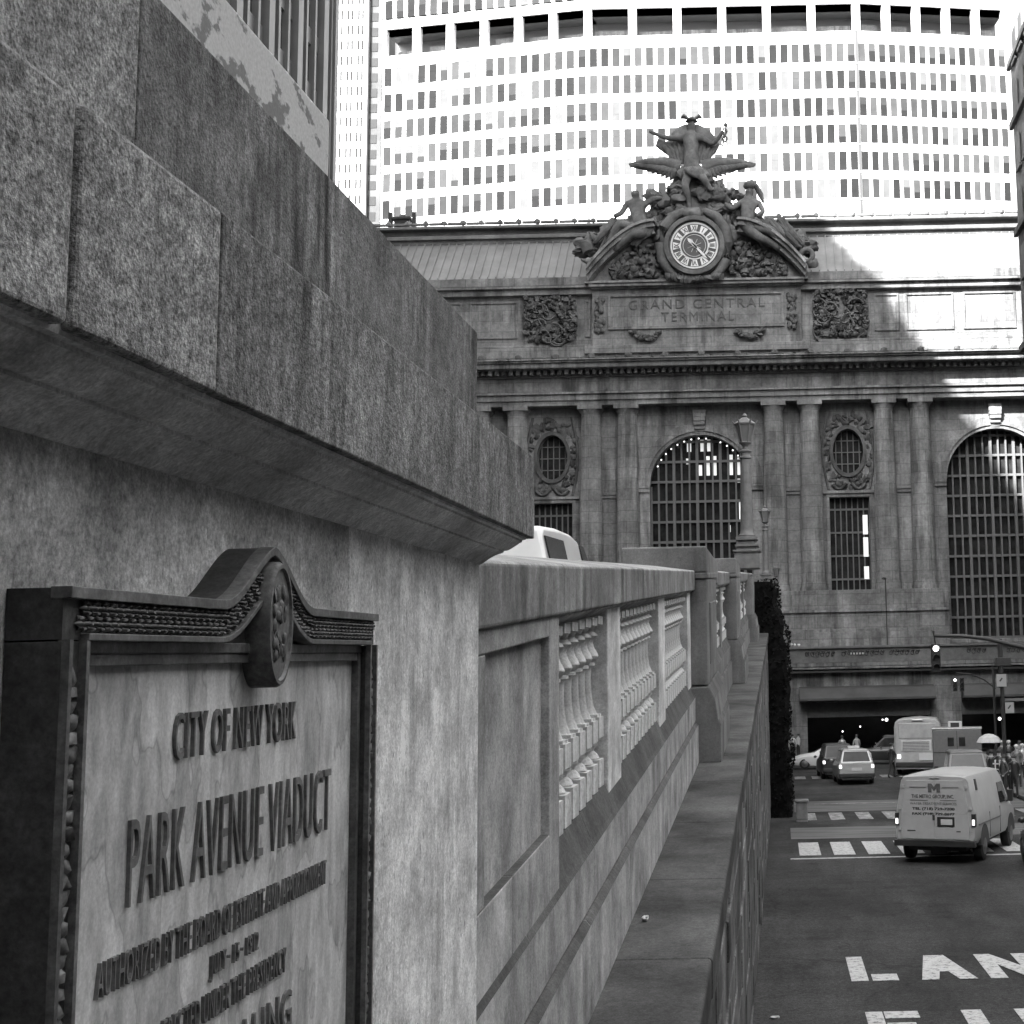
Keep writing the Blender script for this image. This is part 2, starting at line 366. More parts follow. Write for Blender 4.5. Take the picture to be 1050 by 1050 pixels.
0 and road_poly([[(1.5, 28.6), (3.3, 28.75), (3.3, 28.95), (1.5, 28.85)]], M['patch'], 'road_patch', 'pale tar seam across the lane')

# ============================================================ VIADUCT RAMP
GR = .0557
def ramp(y):
    if y <= 50: return GR*y
    if y <= 76: return 2.785+.25*(y-50)/26
    return 3.035-1.9*min((y-76)/26, 1)
def rloft(mb, poly, y0, y1, f=ramp, n=1):
    rings = []
    for i in range(n+1):
        y = y0+(y1-y0)*i/n; rings.append([(x, y, z+f(y)) for x, z in poly])
    return mb.loft(rings)
via = empty('viaduct', (-1, 5, ground(5)), 0, 0, 'granite viaduct ramp with balustrade and low ledge rising beside the street', 'viaduct')
viaT = Matrix.Translation(-Vector(via.location))
def vb(mb, name, mat, bevel=0, smooth=None, parent=via, kind=None):
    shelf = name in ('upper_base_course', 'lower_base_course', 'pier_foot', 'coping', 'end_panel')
    o = mb.build(name, [mat, M['parapet_top' if name == 'coping' else 'dark_top']] if shelf else mat, parent, bevel, smooth)
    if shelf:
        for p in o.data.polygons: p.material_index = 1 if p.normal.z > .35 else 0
    o.matrix_parent_inverse = viaT
    if kind: o['kind'] = kind
    return o
# base courses (two stepped courses), joints every block
mb = MB(); y = 3.86; flag = 0
for L in [1.3, 1.75, 1.6, 1.9, 1.7, 1.8]*6:
    if y+L > 48: L = 48-y
    rloft(mb, [(-1.35, -1.150), (-1.01, -1.150), (-.95, -1.295), (-.935, -1.32), (-.935, -1.575), (-1.35, -1.575)], y, y+L-.006)
    y += L
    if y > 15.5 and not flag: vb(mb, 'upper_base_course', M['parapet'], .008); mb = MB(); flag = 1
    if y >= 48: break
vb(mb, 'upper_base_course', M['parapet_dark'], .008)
mb = MB(); y = 3.4; flag = 0
for L in [1.1, 2.05, 1.7, 1.6, 1.95, 1.8]*6:
    if y+L > 48: L = 48-y
    rloft(mb, [(-1.35, -1.58), (-.93, -1.58), (-.905, -1.61), (-.905, -2.02), (-1.35, -2.02)], y, y+L-.006)
    y += L
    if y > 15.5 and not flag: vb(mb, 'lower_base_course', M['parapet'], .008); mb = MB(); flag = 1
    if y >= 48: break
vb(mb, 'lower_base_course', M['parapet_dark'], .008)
# ledge
mb = MB(); y = -1.0; k = 0
while y < 48:
    L = [2.25, 1.9, 2.1][k % 3]; L = min(L, 48-y); e = random.uniform(-.006, .006)
    rloft(mb, [(-1.3, -2.02), (-.405+e, -2.02), (-.392+e, -2.035), (-.395+e, -2.23), (-.42, -2.25), (-1.3, -2.25)], y, y+L-.007); y += L; k += 1
vb(mb, 'ledge', M['ledge'], .012)
# rough retaining wall below the ledge
mb = MB(); random.seed(3)
for c in range(9):
    y = -1.0-.6*(c % 2)
    while y < 48:
        L = random.uniform(1.2, 1.8); ya, yb = max(y, -1), min(y+L, 48)
        zt = lambda yy, cc=c: (ramp(yy)-2.25)-(ramp(yy)-2.25-ground(yy)+.3)*cc/9.0
        zb = lambda yy, cc=c: (ramp(yy)-2.25)-(ramp(yy)-2.25-ground(yy)+.3)*(cc+1)/9.0
        e = random.uniform(-.015, .012); xa = -.435+e
        if yb-ya > .05:
            mb.loft([[(-1.3, yy, zb(yy)+.006), (xa, yy, zb(yy)+.006), (xa, yy, zt(yy)-.006), (-1.3, yy, zt(yy)-.006)] for yy in (ya+.004, yb-.004)])
        y += L
vb(mb, 'retaining_wall', M['sootwall'], .015)
mb = MB(); mb.loft([[(-14, yy, ground(yy)-.5), (-1.28, yy, ground(yy)-.5), (-1.28, yy, ramp(yy)-1.25), (-14, yy, ramp(yy)-1.25)] for yy in (-8, 48.6)]); vb(mb, 'embankment', M['sootwall'])
mb = MB()
ys = [-8, 20, 50, 60, 76, 85, 95, 101.8]
mb.loft([[(-14, yy, ramp(yy)-1.24), (-1.27, yy, ramp(yy)-1.24), (-1.27, yy, ramp(yy)-1.1), (-14, yy, ramp(yy)-1.1)] for yy in ys]); vb(mb, 'roadway', M['asphalt'])
# coping
mb = MB(); y = 3.7
for L in [5.55, 3.2, 2.75]:
    pass
for ya, yb in ((3.86, 5.93), (5.936, 9.55), (9.556, 12.6), (12.606, 15.2)):
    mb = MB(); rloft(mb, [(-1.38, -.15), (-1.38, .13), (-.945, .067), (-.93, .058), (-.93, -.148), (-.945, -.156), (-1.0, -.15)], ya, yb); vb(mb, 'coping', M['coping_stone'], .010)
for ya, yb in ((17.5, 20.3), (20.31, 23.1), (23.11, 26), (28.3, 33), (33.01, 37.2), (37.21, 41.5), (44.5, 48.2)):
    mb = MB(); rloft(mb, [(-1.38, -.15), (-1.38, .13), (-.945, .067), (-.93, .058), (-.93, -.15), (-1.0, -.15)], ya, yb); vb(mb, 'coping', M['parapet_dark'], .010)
# lintel strip above balusters
mb = MB()
for ya, yb in ((5.9, 15.2), (17.5, 26), (28.3, 41.5), (44.5, 48)):
    n_ = int((yb-ya)/.95); mb = MB()
    for i in range(n_):
        a0 = ya+(yb-ya)*i/n_; rloft(mb, [(-1.32, -.22), (-1.06, -.22), (-.965, -.165), (-.965, -.152), (-1.32, -.152)], a0, a0+(yb-ya)/n_-.006)
    vb(mb, 'top_rail', M['parapet'], .004)
# end die with a sunk panel
mb = MB()
rloft(mb, [(-1.3, -1.13), (-.985, -1.13), (-.985, -.16), (-1.3, -.16)], 3.9, 5.9)
rloft(mb, [(-1.0, -1.33), (-.95, -1.33), (-.95, -1.03), (-1.0, -1.03)], 3.9, 4.9); rloft(mb, [(-1.0, -1.33), (-.95, -1.33), (-.95, -1.03), (-1.0, -1.03)], 4.905, 5.668)
rloft(mb, [(-1.0, -.236), (-.95, -.236), (-.95, -.152), (-1.0, -.152)], 3.9, 5.668)
rloft(mb, [(-1.0, -1.03), (-.95, -1.03), (-.95, -.236), (-1.0, -.236)], 3.9, 4.44)
rloft(mb, [(-1.2, -1.33), (-.95, -1.33), (-.95, -.152), (-1.2, -.152)], 5.67, 5.915)
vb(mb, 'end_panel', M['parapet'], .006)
# posts between the balusters
POSTS = [(7.87, 8.5), (11.2, 11.8), (14.72, 15.2), (20.2, 20.7), (23.0, 23.5), (31.2, 31.7), (34.5, 35), (38, 38.5)]
for ya, yb in POSTS:
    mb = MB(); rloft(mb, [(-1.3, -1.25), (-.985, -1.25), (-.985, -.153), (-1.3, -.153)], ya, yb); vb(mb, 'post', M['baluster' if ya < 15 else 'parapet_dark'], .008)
# piers
def pier(ya, yb, cap=True):
    mb = MB(); rloft(mb, [(-1.45, -1.2), (-.80, -1.2), (-.80, -.03), (-1.45, -.03)], ya, yb); p = vb(mb, 'pier', M['parapet_dark'], .012)
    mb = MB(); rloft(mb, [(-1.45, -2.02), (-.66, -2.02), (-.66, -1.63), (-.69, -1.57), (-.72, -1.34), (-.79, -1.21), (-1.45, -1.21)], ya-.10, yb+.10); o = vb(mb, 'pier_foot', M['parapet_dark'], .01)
    mb = MB(); rloft(mb, [(-1.0, -1.0), (-.79, -1.0), (-.785, -.3), (-1.0, -.3)], ya+.5, yb-.4); vb(mb, 'pier_panel', M['parapet_dark'], .01)
    if cap:
        mb = MB(); z = ramp(ya); mb.box(-1.75, -.80, ya+.02, yb+.6, z+.045, z+.34); vb(mb, 'cap_block', M['parapet_dark'], .02)
    mb = MB(); rloft(mb, [(-1.5, -.025), (-.79, -.025), (-.79, .04), (-1.5, .04)], ya-.02, yb+.05); vb(mb, 'pier_cap', M['parapet_dark'], .01)
pier(15.2, 17.5); pier(26, 28.3); pier(41.5, 44.5, False)
# balusters: vase upper half, square waist block, bulb and square foot
def baluster_mesh():
    mb = MB(); S_ = lambda x: x
    def sq(w_, z0, z1): mb.box(-w_, w_, -w_, w_, z0, z1)
    sq(.082, .905, .95)
    mb.lathe([(.0, .905), (.05, .905), (.056, .895), (.05, .88), (.045, .865), (.062, .85), (.066, .84), (.05, .825), (.042, .80), (.050, .77), (.064, .745), (.070, .725), (.062, .705), (.046, .69), (.052, .685), (.052, .672), (.034, .66), (.031, .60), (.034, .52), (.042, .455), (.054, .42), (.062, .40), (.0, .40)], (0, 0, 0), 14)
    sq(.072, .385, .40); sq(.083, .27, .385)
    mb.lathe([(0, .27), (.052, .27), (.05, .25), (.062, .24), (.062, .225), (.048, .21), (.046, .195), (.066, .175), (.072, .155), (.0, .15)], (0, 0, 0), 14)
    sq(.083, .0, .15)
    return mb
bal = baluster_mesh().build('baluster', M['baluster'], via, 0, 35)
BH = .90
first = True; nb = 0
bays = [(5.93, 7.86), (8.51, 11.19), (11.81, 14.71), (17.55, 20.2), (20.7, 23.0), (23.5, 26.0), (28.3, 31.2), (31.7, 34.5), (35.0, 38.0), (38.5, 41.4), (44.6, 48.0)]
for bi, (ya, yb) in enumerate(bays):
    n_ = max(3, int((yb-ya)/(.24 if bi < 3 else .32)))
    if nb+n_ > 99: n_ = max(0, 99-nb)
    for i in range(n_):
        yy = ya+(yb-ya)*(i+.5)/n_
        o = bal if first else bal.copy()
        if not first: C.objects.link(o)
        first = False; nb += 1
        o.parent = via; o.location = (-1.10, yy, ramp(yy)-1.152); o.matrix_parent_inverse = viaT; o.scale = (1.12, 1.12, (.94)/.95)
# far parapet (other side of the ramp) and bridge beyond the ramp
mb = MB()
for ya, yb in ((-8, 20), (20, 50), (50, 76), (76, 101)): mb.loft([[(-14.2, yy, ramp(yy)-1.3), (-13.8, yy, ramp(yy)-1.3), (-13.8, yy, ramp(yy)+.05), (-14.2, yy, ramp(yy)+.05)] for yy in (ya, yb)])
vb(mb, 'far_parapet', M['parapet'])
mb = MB()
for ya, yb in ((48.6, 60), (60, 76), (76, 90), (90, 101.5)):
    mb.loft([[(-1.4, yy, ramp(yy)-2.2), (-.7, yy, ramp(yy)-2.2), (-.7, yy, ramp(yy)-.1), (-1.4, yy, ramp(yy)-.1)] for yy in (ya, yb)])
    mb.loft([[(-14.2, yy, ramp(yy)-2.2), (-13.6, yy, ramp(yy)-2.2), (-13.6, yy, ramp(yy)-1.3), (-14.2, yy, ramp(yy)-1.3)] for yy in (ya, yb)])
for yy in (75, 100): mb.box(-14, -.8, yy, yy+1.6, ground(yy)-.3, ramp(yy)-1.3)
vb(mb, 'bridge_span', M['limestone_dark'], .03)

# dark rough end pier of the ramp, wrapped in ivy
ep = empty('end_pier', (-.2, 48.6, ground(48)), 0, 0, 'dark soot-black ragged pier at the far end of the viaduct wall', 'pier')
mb = MB(); rings = []
random.seed(11)
zt = 2.45; zb = ground(49)-.2
for i in range(23):
    t = i/22; z = zb+(zt-zb)*t
    xr = .34-.10*t+(.0 if t < .78 else -.30*(t-.78)/.22)+random.uniform(-.10, .06)
    if t > .7: xr -= .08
    y0_ = 48.15+random.uniform(-.03, .03)
    rings.append([(-1.3, y0_, z), (-.4, y0_-.02, z), (xr-.15, y0_, z), (xr, y0_+.2, z), (xr+random.uniform(-.04, .04), 50.0, z), (-1.3, 50.2, z)])
mb.loft(rings); o = mb.build('pier_body', M['leaf'], ep); o.matrix_parent_inverse = Matrix.Translation(-Vector(ep.location))
mb = MB()
for i in range(2200):
    z = random.uniform(zb+.2, zt+.12); t = (z-zb)/(zt-zb); xr = .30-.10*t-(0 if t < .78 else .30*(t-.78)/.22)+.10*math.sin(z*3.1)*math.sin(z*1.3)
    if random.random() < .5: p = Vector((random.uniform(-.75, xr+.06), 48.12-random.uniform(0, .10), z))
    else: p = Vector((xr+random.uniform(-.06, .10), random.uniform(48.1, 50), z))
    n_ = Vector((random.uniform(-1, 1), random.uniform(-1, .2), random.uniform(-.6, 1))).normalized(); a_ = n_.orthogonal().normalized()*random.uniform(.025, .08); b_ = n_.cross(a_)
    mb.add([p-a_, p+b_*.7, p+a_, p-b_*.7], [(0, 1, 2, 3)])
o = mb.build('creeper', M['leaf'], ep); o.matrix_parent_inverse = Matrix.Translation(-Vector(ep.location))
mb = MB(); mb.box(.42, .80, 46.2, 46.6, ground(46)-.05, ground(46)+.62); mb.box(.38, .84, 46.16, 46.64, ground(46)+.62, ground(46)+.70)
tag(mb.build('stone_bollard', M['limestone'], bevel=.03), 'small pale stone block standing at the foot of the dark pier', 'bollard')

# ============================================================ GATE PIER beside the camera
gp = empty('gate_pier', (-1.5, 2, ground(2)), 0, 0, 'massive streaked granite pier in the left foreground carrying the bronze tablet', 'pier')
gpT = Matrix.Translation(-Vector(gp.location))
def gb(mb, name, mat, bevel=0, smooth=None):
    o = mb.build(name, mat, gp, bevel, smooth, 3); o.matrix_parent_inverse = gpT; return o
mb = MB(); mb.box(-2.6, -.85, -2, 2.70, ground(3)-.3, .30); gb(mb, 'pier_body', M['granite_body'], .003)
mb = MB(); mb.box(-2.6, -.85, 2.702, 3.88, ground(3)-.3, .30); gb(mb, 'corner_block', M['granite_pale'], .004)
prof = [(-.05, .264), (.004, .264), (.010, .268), (.018, .276), (.036, .290), (.052, .298), (.058, .3005), (.058, .3055), (.066, .306), (.074, .3105), (.088, .322), (.098, .331), (.103, .333), (.103, .339), (.112, .341), (.115, .352), (-.05, .352)]
rings = [[(-.85+d, -2, z) for d, z in prof], [(-.85+d, 3.88+d, z) for d, z in prof], [(-2.6, 3.88+d, z) for d, z in prof]]
mb = MB(); mb.loft(rings); gb(mb, 'cornice', M['cornice_stone'], 0, 30)
M['granite_a'] = stone('granite_a', .27, speck=.7, sscale=190, blotch=.25, bscale=8, streak=.15, kscale=9, bump=.8, bdist=.004)
M['granite_b'] = stone('granite_b', .19, speck=.6, sscale=170, blotch=.4, bscale=5, streak=.75, kscale=45, bump=.8, bdist=.005)
M['granite_c'] = stone('granite_c', .165, speck=.5, sscale=170, blotch=.45, bscale=4, streak=.8, kscale=38, bump=.7, bdist=.005)
for ya, yb, m_ in ((-2, 1.362, 'granite_a'), (1.376, 1.735, 'granite_a'), (1.7362, 4.03, 'granite_b')):
    mb = MB(); mb.box(-2.7, -.72, ya, yb, .346, .590); gb(mb, 'lower_block', M[m_], .007 if ya < 1.5 else .004)
for ya, yb, m_ in ((-2, 1.80, 'granite_a'), (1.8015, 3.93, 'granite_c')):
    mb = MB(); mb.box(-2.7, -.87, ya, yb, .592, .950); gb(mb, 'upper_block', M[m_], .004)
mb = MB(); mb.box(-2.7, -.955, -2, 2.85, .968, 1.168); gb(mb, 'cap_slab', M['flaked'], .006)
mb = MB(); mb.box(-2.65, -.985, -2, 2.82, .9495, .969); gb(mb, 'slab_joint_shadow', M['plastic'])  # near-black strip paints the shadow in the gap under the slab

# ============================================================ BRONZE TABLET
pq = empty('bronze_tablet', (-.85, 2.08, -.5), 0, 0, 'weathered bronze tablet in a carved frame fixed to the granite pier', 'plaque')
pqT = Matrix.Translation(-Vector(pq.location))
def pb(mb, name, mat, bevel=0, smooth=None, parent=pq):
    o = mb.build(name, mat, parent, bevel, smooth); o.matrix_parent_inverse = pqT; return o
YA, YB, YC = 1.503, 2.657, 2.107
def crest(y, base, top):
    d = abs(y-YC)
    if d >= .185: return base
    t = 1-d/.185
    s_ = t*t*(3-2*t) if d > .0 else 1
    s_ = (t**1.6)/(t**1.6+(1-t)**1.25+1e-9)
    return base+(top-base)*s_
def band(mb, f0, f1, x0, x1, ya=YA, yb=YB, n=90):
    rings = []
    for i in range(n+1):
        y = ya+(yb-ya)*i/n; rings.append([(x0, y, f0(y)), (x1, y, f0(y)), (x1, y, f1(y)), (x0, y, f1(y))])
    return mb.loft(rings)
top = lambda y: crest(y, .087, .176); bot = lambda y: crest(y, .030, .103)
mb = MB(); mb.k = 0; band(mb, bot, top, -.849, -.786)
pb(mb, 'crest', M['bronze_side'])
mb = MB(); band(mb, lambda y: top(y)-.012, lambda y: top(y)+.0015, -.80, -.776, YA-.0015, YB+.0015); band(mb, lambda y: bot(y)-.001, lambda y: bot(y)+.007, -.80, -.776, YA+.04, YB-.04)
pb(mb, 'crest_rim', M['bronze'], .001)
mb = MB(); random.seed(5); k = 0
y = YA+.035
while y < YB-.03:
    if abs(y-YC) > .055:
        zc0, zc1 = bot(y)+.009, top(y)-.013; n_ = 2
        for j in range(n_):
            z = zc0+(zc1-zc0)*(j+.5)/n_; yy = y+(.0095 if j else 0)
            mb.blob((-.784, yy, z), (.006, .003, .003), k*3+j, .25, 1)
            for a_ in range(0, 360, 60): mb.tube([(-.787, yy+.003*math.cos(R(a_)), z+.003*math.sin(R(a_))), (-.781, yy+.007*math.cos(R(a_)), z+.007*math.sin(R(a_))), (-.786, yy+.0105*math.cos(R(a_)), z+.0105*math.sin(R(a_)))], [.0012, .0032, .0008], 6)
    y += .0205; k += 1
pb(mb, 'crest_rosettes', M['bronze'], 0, 60)
ZB = -1.15
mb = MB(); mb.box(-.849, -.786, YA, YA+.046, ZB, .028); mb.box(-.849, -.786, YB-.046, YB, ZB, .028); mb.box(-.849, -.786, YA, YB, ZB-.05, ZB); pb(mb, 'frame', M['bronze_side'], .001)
for ya in (YA, YB-.046):
    mb = MB()
    mb.box(-.79, -.777, ya+.0005, ya+.008, ZB, .0295); mb.box(-.79, -.777, ya+.038, ya+.0455, ZB, .0295)
    z = ZB
    while z < 0:
        mb.blob((-.786, ya+.023, z), (.007, .012, .011), int(z*100), .45, 1); z += .017
    pb(mb, 'frame_ornament', M['bronze'], 0, 50)
mb = MB()
for ya, yb in ((YA+.0465, YA+.062), (YB-.062, YB-.0465)): mb.box(-.849, -.795, ya, yb, ZB, .014)
mb.box(-.849, -.794, YA+.0465, YB-.0465, -.0145+.029, .0295); mb.box(-.849, -.797, YA+.062, YB-.062, .0, .0145)
pb(mb, 'inner_moulding', M['bronze'], .0015)
mb = MB(); mb.box(-.849, -.808, YA+.05, YB-.05, ZB, .012); pb(mb, 'plate', M['plate_weathered'])
def ellipse(cy, cz, ry, rz, n=40): return [(cy+ry*math.cos(2*math.pi*i/n), cz+rz*math.sin(2*math.pi*i/n)) for i in range(n)]
def xloft(pts_list): return [[(x_, y_, z_) for y_, z_ in pts] for x_, pts in pts_list]
mb = MB(); mb.loft(xloft([(-.81, ellipse(YC, .058, .052, .096)), (-.770, ellipse(YC, .058, .052, .096)), (-.764, ellipse(YC, .058, .049, .092)), (-.764, ellipse(YC, .058, .045, .086)), (-.768, ellipse(YC, .058, .043, .083))]))
md = pb(mb, 'medallion', M['bronze'], 0, 35)
mb = MB()
for i in range(26): mb.blob((-.767, YC+random.uniform(-.024, .024), .058+random.uniform(-.055, .055)), (.004, .006, .012), i, .4, 1)
pb(mb, 'medallion_relief', M['bronze'], 0, 60, md); bpy.data.objects['medallion_relief'].matrix_parent_inverse = Matrix.Identity(4)
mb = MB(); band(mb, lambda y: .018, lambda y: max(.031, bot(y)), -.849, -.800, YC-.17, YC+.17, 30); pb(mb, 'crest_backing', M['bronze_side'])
def plate_text(s, y0, y1, z0, z1, bold=.0, depth=.007, space=1.12):
    me = text_mesh(s, y1-y0, z1-z0, depth, space, bold); mb = MB()
    mb.mesh_in(me, Matrix(((0, 0, 1, -.8065), (1, 0, 0, y0), (0, 1, 0, z0), (0, 0, 0, 1)))); return mb
lines = [('CITY OF NEW YORK', 1.836, 2.292, -.126, -.064, .0), ('PARK AVENUE VIADUCT', 1.72, 2.475, -.295, -.188, -.008),
         ('AUTHORIZED BY THE BOARD OF ESTIMATE AND APPORTIONMENT', 1.65, 2.46, -.386, -.345, -.008), ('JULY \u00b7 15 \u00b7 1912', 1.975, 2.15, -.441, -.406, .0),
         ('ERECTED UNDER THE PRESIDENCY', 1.83, 2.27, -.492, -.454, -.005), ('MALING', 2.03, 2.30, -.585, -.523, .0)]
for s, a_, b_, z0_, z1_, bo in lines: pb(plate_text(s, a_, b_, z0_, z1_, bo), 'lettering', M['bronze_letters'])
# ============================================================ TOWERS that frame and shade the street
# left dark ribbed tower (casts the shade over the terminal front)
lt = empty('ribbed_tower', (-55, 30, ground(30)), 0, 0, 'tall dark office tower with close vertical ribs at upper left', 'office tower')
def wb(mb, name, mat, parent, bevel=0, smooth=None):
    o = mb.build(name, mat, parent, bevel, smooth)
    if parent: o.matrix_parent_inverse = Matrix.Translation(-Vector(parent.location))
    return o
mb = MB(); mb.box(-80, -30.4, 4.7, 90.3, -9, 94); wb(mb, 'tower_wall', M['ribglass'], lt)
mb = MB(); k = 0; y = 5.4
while y < 90.3:
    mb.box(-30.4, -30.0 if k % 3 else -29.85, y-.16-(0 if k % 3 else .28), y+.16+(0 if k % 3 else .28), -9, 94); y += 1.62; k += 1
mb.box(-30.4, -29.85, 89.9, 90.5, -9, 94)
wb(mb, 'facade_ribs', M['ribs'], lt)
mb = MB(); z = -5
while z < 93: mb.box(-30.4, -30.25, 4.7, 90.3, z, z+1.1); z += 3.8
wb(mb, 'spandrels', M['ribs'], lt)
# taller unseen slab added south of it to shade the brick block
mb = MB(); mb.box(-33, -30, -38, 4.5, -9, 122); mb.box(-80, -33.01, -38, -13, -9, 90); z = -3
while z < 120: mb.box(-30, -29.85, -37, 4.4, z, z+1.6); z += 3.8
tag(mb.build('shade_slab', M['ribs']), 'tall dark slab added out of view at left to shade the brick block', 'office tower')
# right side street wall: dark brick block whose corner shows at the right edge
rt = empty('brick_block', (25, 60, ground(60)), 0, 0, 'dark masonry building closing the right edge, pale at its top', 'building')
XR = atY(1048, 400, 101).x+.25
mb = MB(); mb.box(XR, 45, 62, 101, -9, 44.5); wb(mb, 'wall', M['darkbrick'], rt)
mb = MB(); mb.box(XR-.02, 45, 62, 101.02, 44.5, 75); wb(mb, 'pale_upper_wall', M['precast'], rt)
mb = MB()
for z in (5, 13.5, 22, 31, 39.5, 44.3): mb.box(XR-.3, XR, 62, 101.3, z, z+.5)
wb(mb, 'string_courses', M['darkbrick'], rt, .03)
nw = 0
for zi in range(12):
    for y in (99.5, 97, 94.2, 90.8, 87.4):
        z = -2+zi*4.2
        if nw >= 60: break
        mb = MB(); mb.box(XR-.12, XR-.06, y-1.3, y, z, z+2.4); mb.box(XR-.22, XR-.05, y-1.5, y+.2, z-.25, z); nw += 1
        wb(mb, 'window', M['mech'], rt)
mb = MB(); mb.box(-80, -30, -95, -38.2, -9, 68)  # unseen block added behind the camera to keep the near street shaded
for zz in range(0, 66, 4): mb.box(-30, -29.8, -94, -39, zz, zz+1.6)
tag(mb.build('shade_block', M['ribs']), 'lower dark block added behind the camera at left to shade the near street', 'office tower')
mb = MB(); mb.box(24, 45, -45, 61, -6, 85)  # added unseen tower whose pale face reflects sun onto the near walls
for zz in range(12, 84, 4): mb.box(23.85, 24, -45, 61, zz, zz+2.4)
tag(mb.build('bounce_tower', M['bounce_white']), 'pale tower added out of view at right to bounce sunlight onto the near walls', 'office tower')
mb = MB(); mb.box(17.6, 23, -60, 60, -7, 14)  # unseen low mass, its height set to limit skylight from the right
for zz in (0, 4, 8): 
    for yy in range(-58, 58, 4): mb.box(17.5, 17.6, yy, yy+2, zz, zz+2.2)
tag(mb.build('low_sky_blocker', M['darkbrick']), 'low dark mass added out of view at right to block the low sky', 'building')
mb = MB(); mb.box(-29, 30, -100, -62, -6, 72)  # unseen mass added across the avenue to dim skylight from the south
for zz in range(0, 70, 4): mb.box(-29, 40, -62, -61.6, zz, zz+1.6)
tag(mb.build('south_light_blocker', M['darkbrick']), 'tall mass added behind the camera to cut light from the south', 'building')
# right background block beyond 42nd street seen in the gap is the sky

# pale tower with slit windows, far left
wt = empty('slit_window_tower', (-57, 185, -8), 0, 0, 'distant white tower with rows of paired slit windows and a dark side', 'office tower')
Yw = 230.0
xa, xb = atY(322, 150, Yw).x-2, atY(376, 110, Yw).x
mb = MB(); mb.box(xa, xb, Yw, Yw+30, -8, 160); wb(mb, 'tower_wall', M['precast'], wt)
mb = MB(); mb.box(xb, xb+2.3, Yw+1.0, Yw+9, -8, 160); wb(mb, 'side_wing', M['mech'], wt)
z = 40; mbw = MB(); nwin = 0
pitch = 1.85
z = 62.0
ROWZ = 2.83
while z < 124:
    for i in range(1, 7):
        xc = xb-pitch*(i-.3)
        mb = MB() if nwin < 96 and i < 5 else mbw
        for dx in (-.36, .36): mb.box(xc+dx-.17, xc+dx+.17, Yw-.05, Yw+.1, z, z+1.65)
        if mb is not mbw: wb(mb, 'window', M['pane1'], wt); nwin += 1
    z += ROWZ
wb(mbw, 'window', M['pane1'], wt)['kind'] = 'stuff'
mb = MB(); z = 62
while z < 124: mb.box(xb+.2, xb+1.5, Yw+.92, Yw+1.1, z, z+1.6); z += ROWZ
wb(mb, 'side_panes', M['pane2'], wt)

# ============================================================ precast slab tower with angled sides
mt = empty('precast_slab_tower', (-8, 205, -8), 0, 0, 'huge sunlit white precast office slab with angled sides and rows of windows', 'office tower')
Ym = 197.0
def col(px, Y, v=50): return atY(px, v, Y).x
c0, c1 = col(603, Ym, 100), col(880, Ym, 100)
lx = col(392, 202.5, 100); rx = col(1034, 200.3, 100)
segs = [((lx, 202.5), (c0, Ym), 6, 3), ((c0, Ym), (c1, Ym), 6, 4), ((c1, Ym), (rx, 200.3), 5, 3)]
zrow = lambda v: atY(740, v, Ym).z
ztop1 = zrow(47); FH = (zrow(47)-zrow(186))/5.0; WH = (zrow(47)-zrow(65))*1.06
random.seed(21); indiv = 0
panes = MB()
core = MB(); spand = MB(); piers = MB(); mechb = MB(); ledges = MB(); joints = MB()
rowz = [ztop1-i*FH for i in range(0, 6)]
mz1 = zrow(7); mz0 = zrow(34.5)
uprows = [zrow(34.5)+ (mz1-mz0)+1.9+FH*i+WH for i in range(0, 6)]
single = []
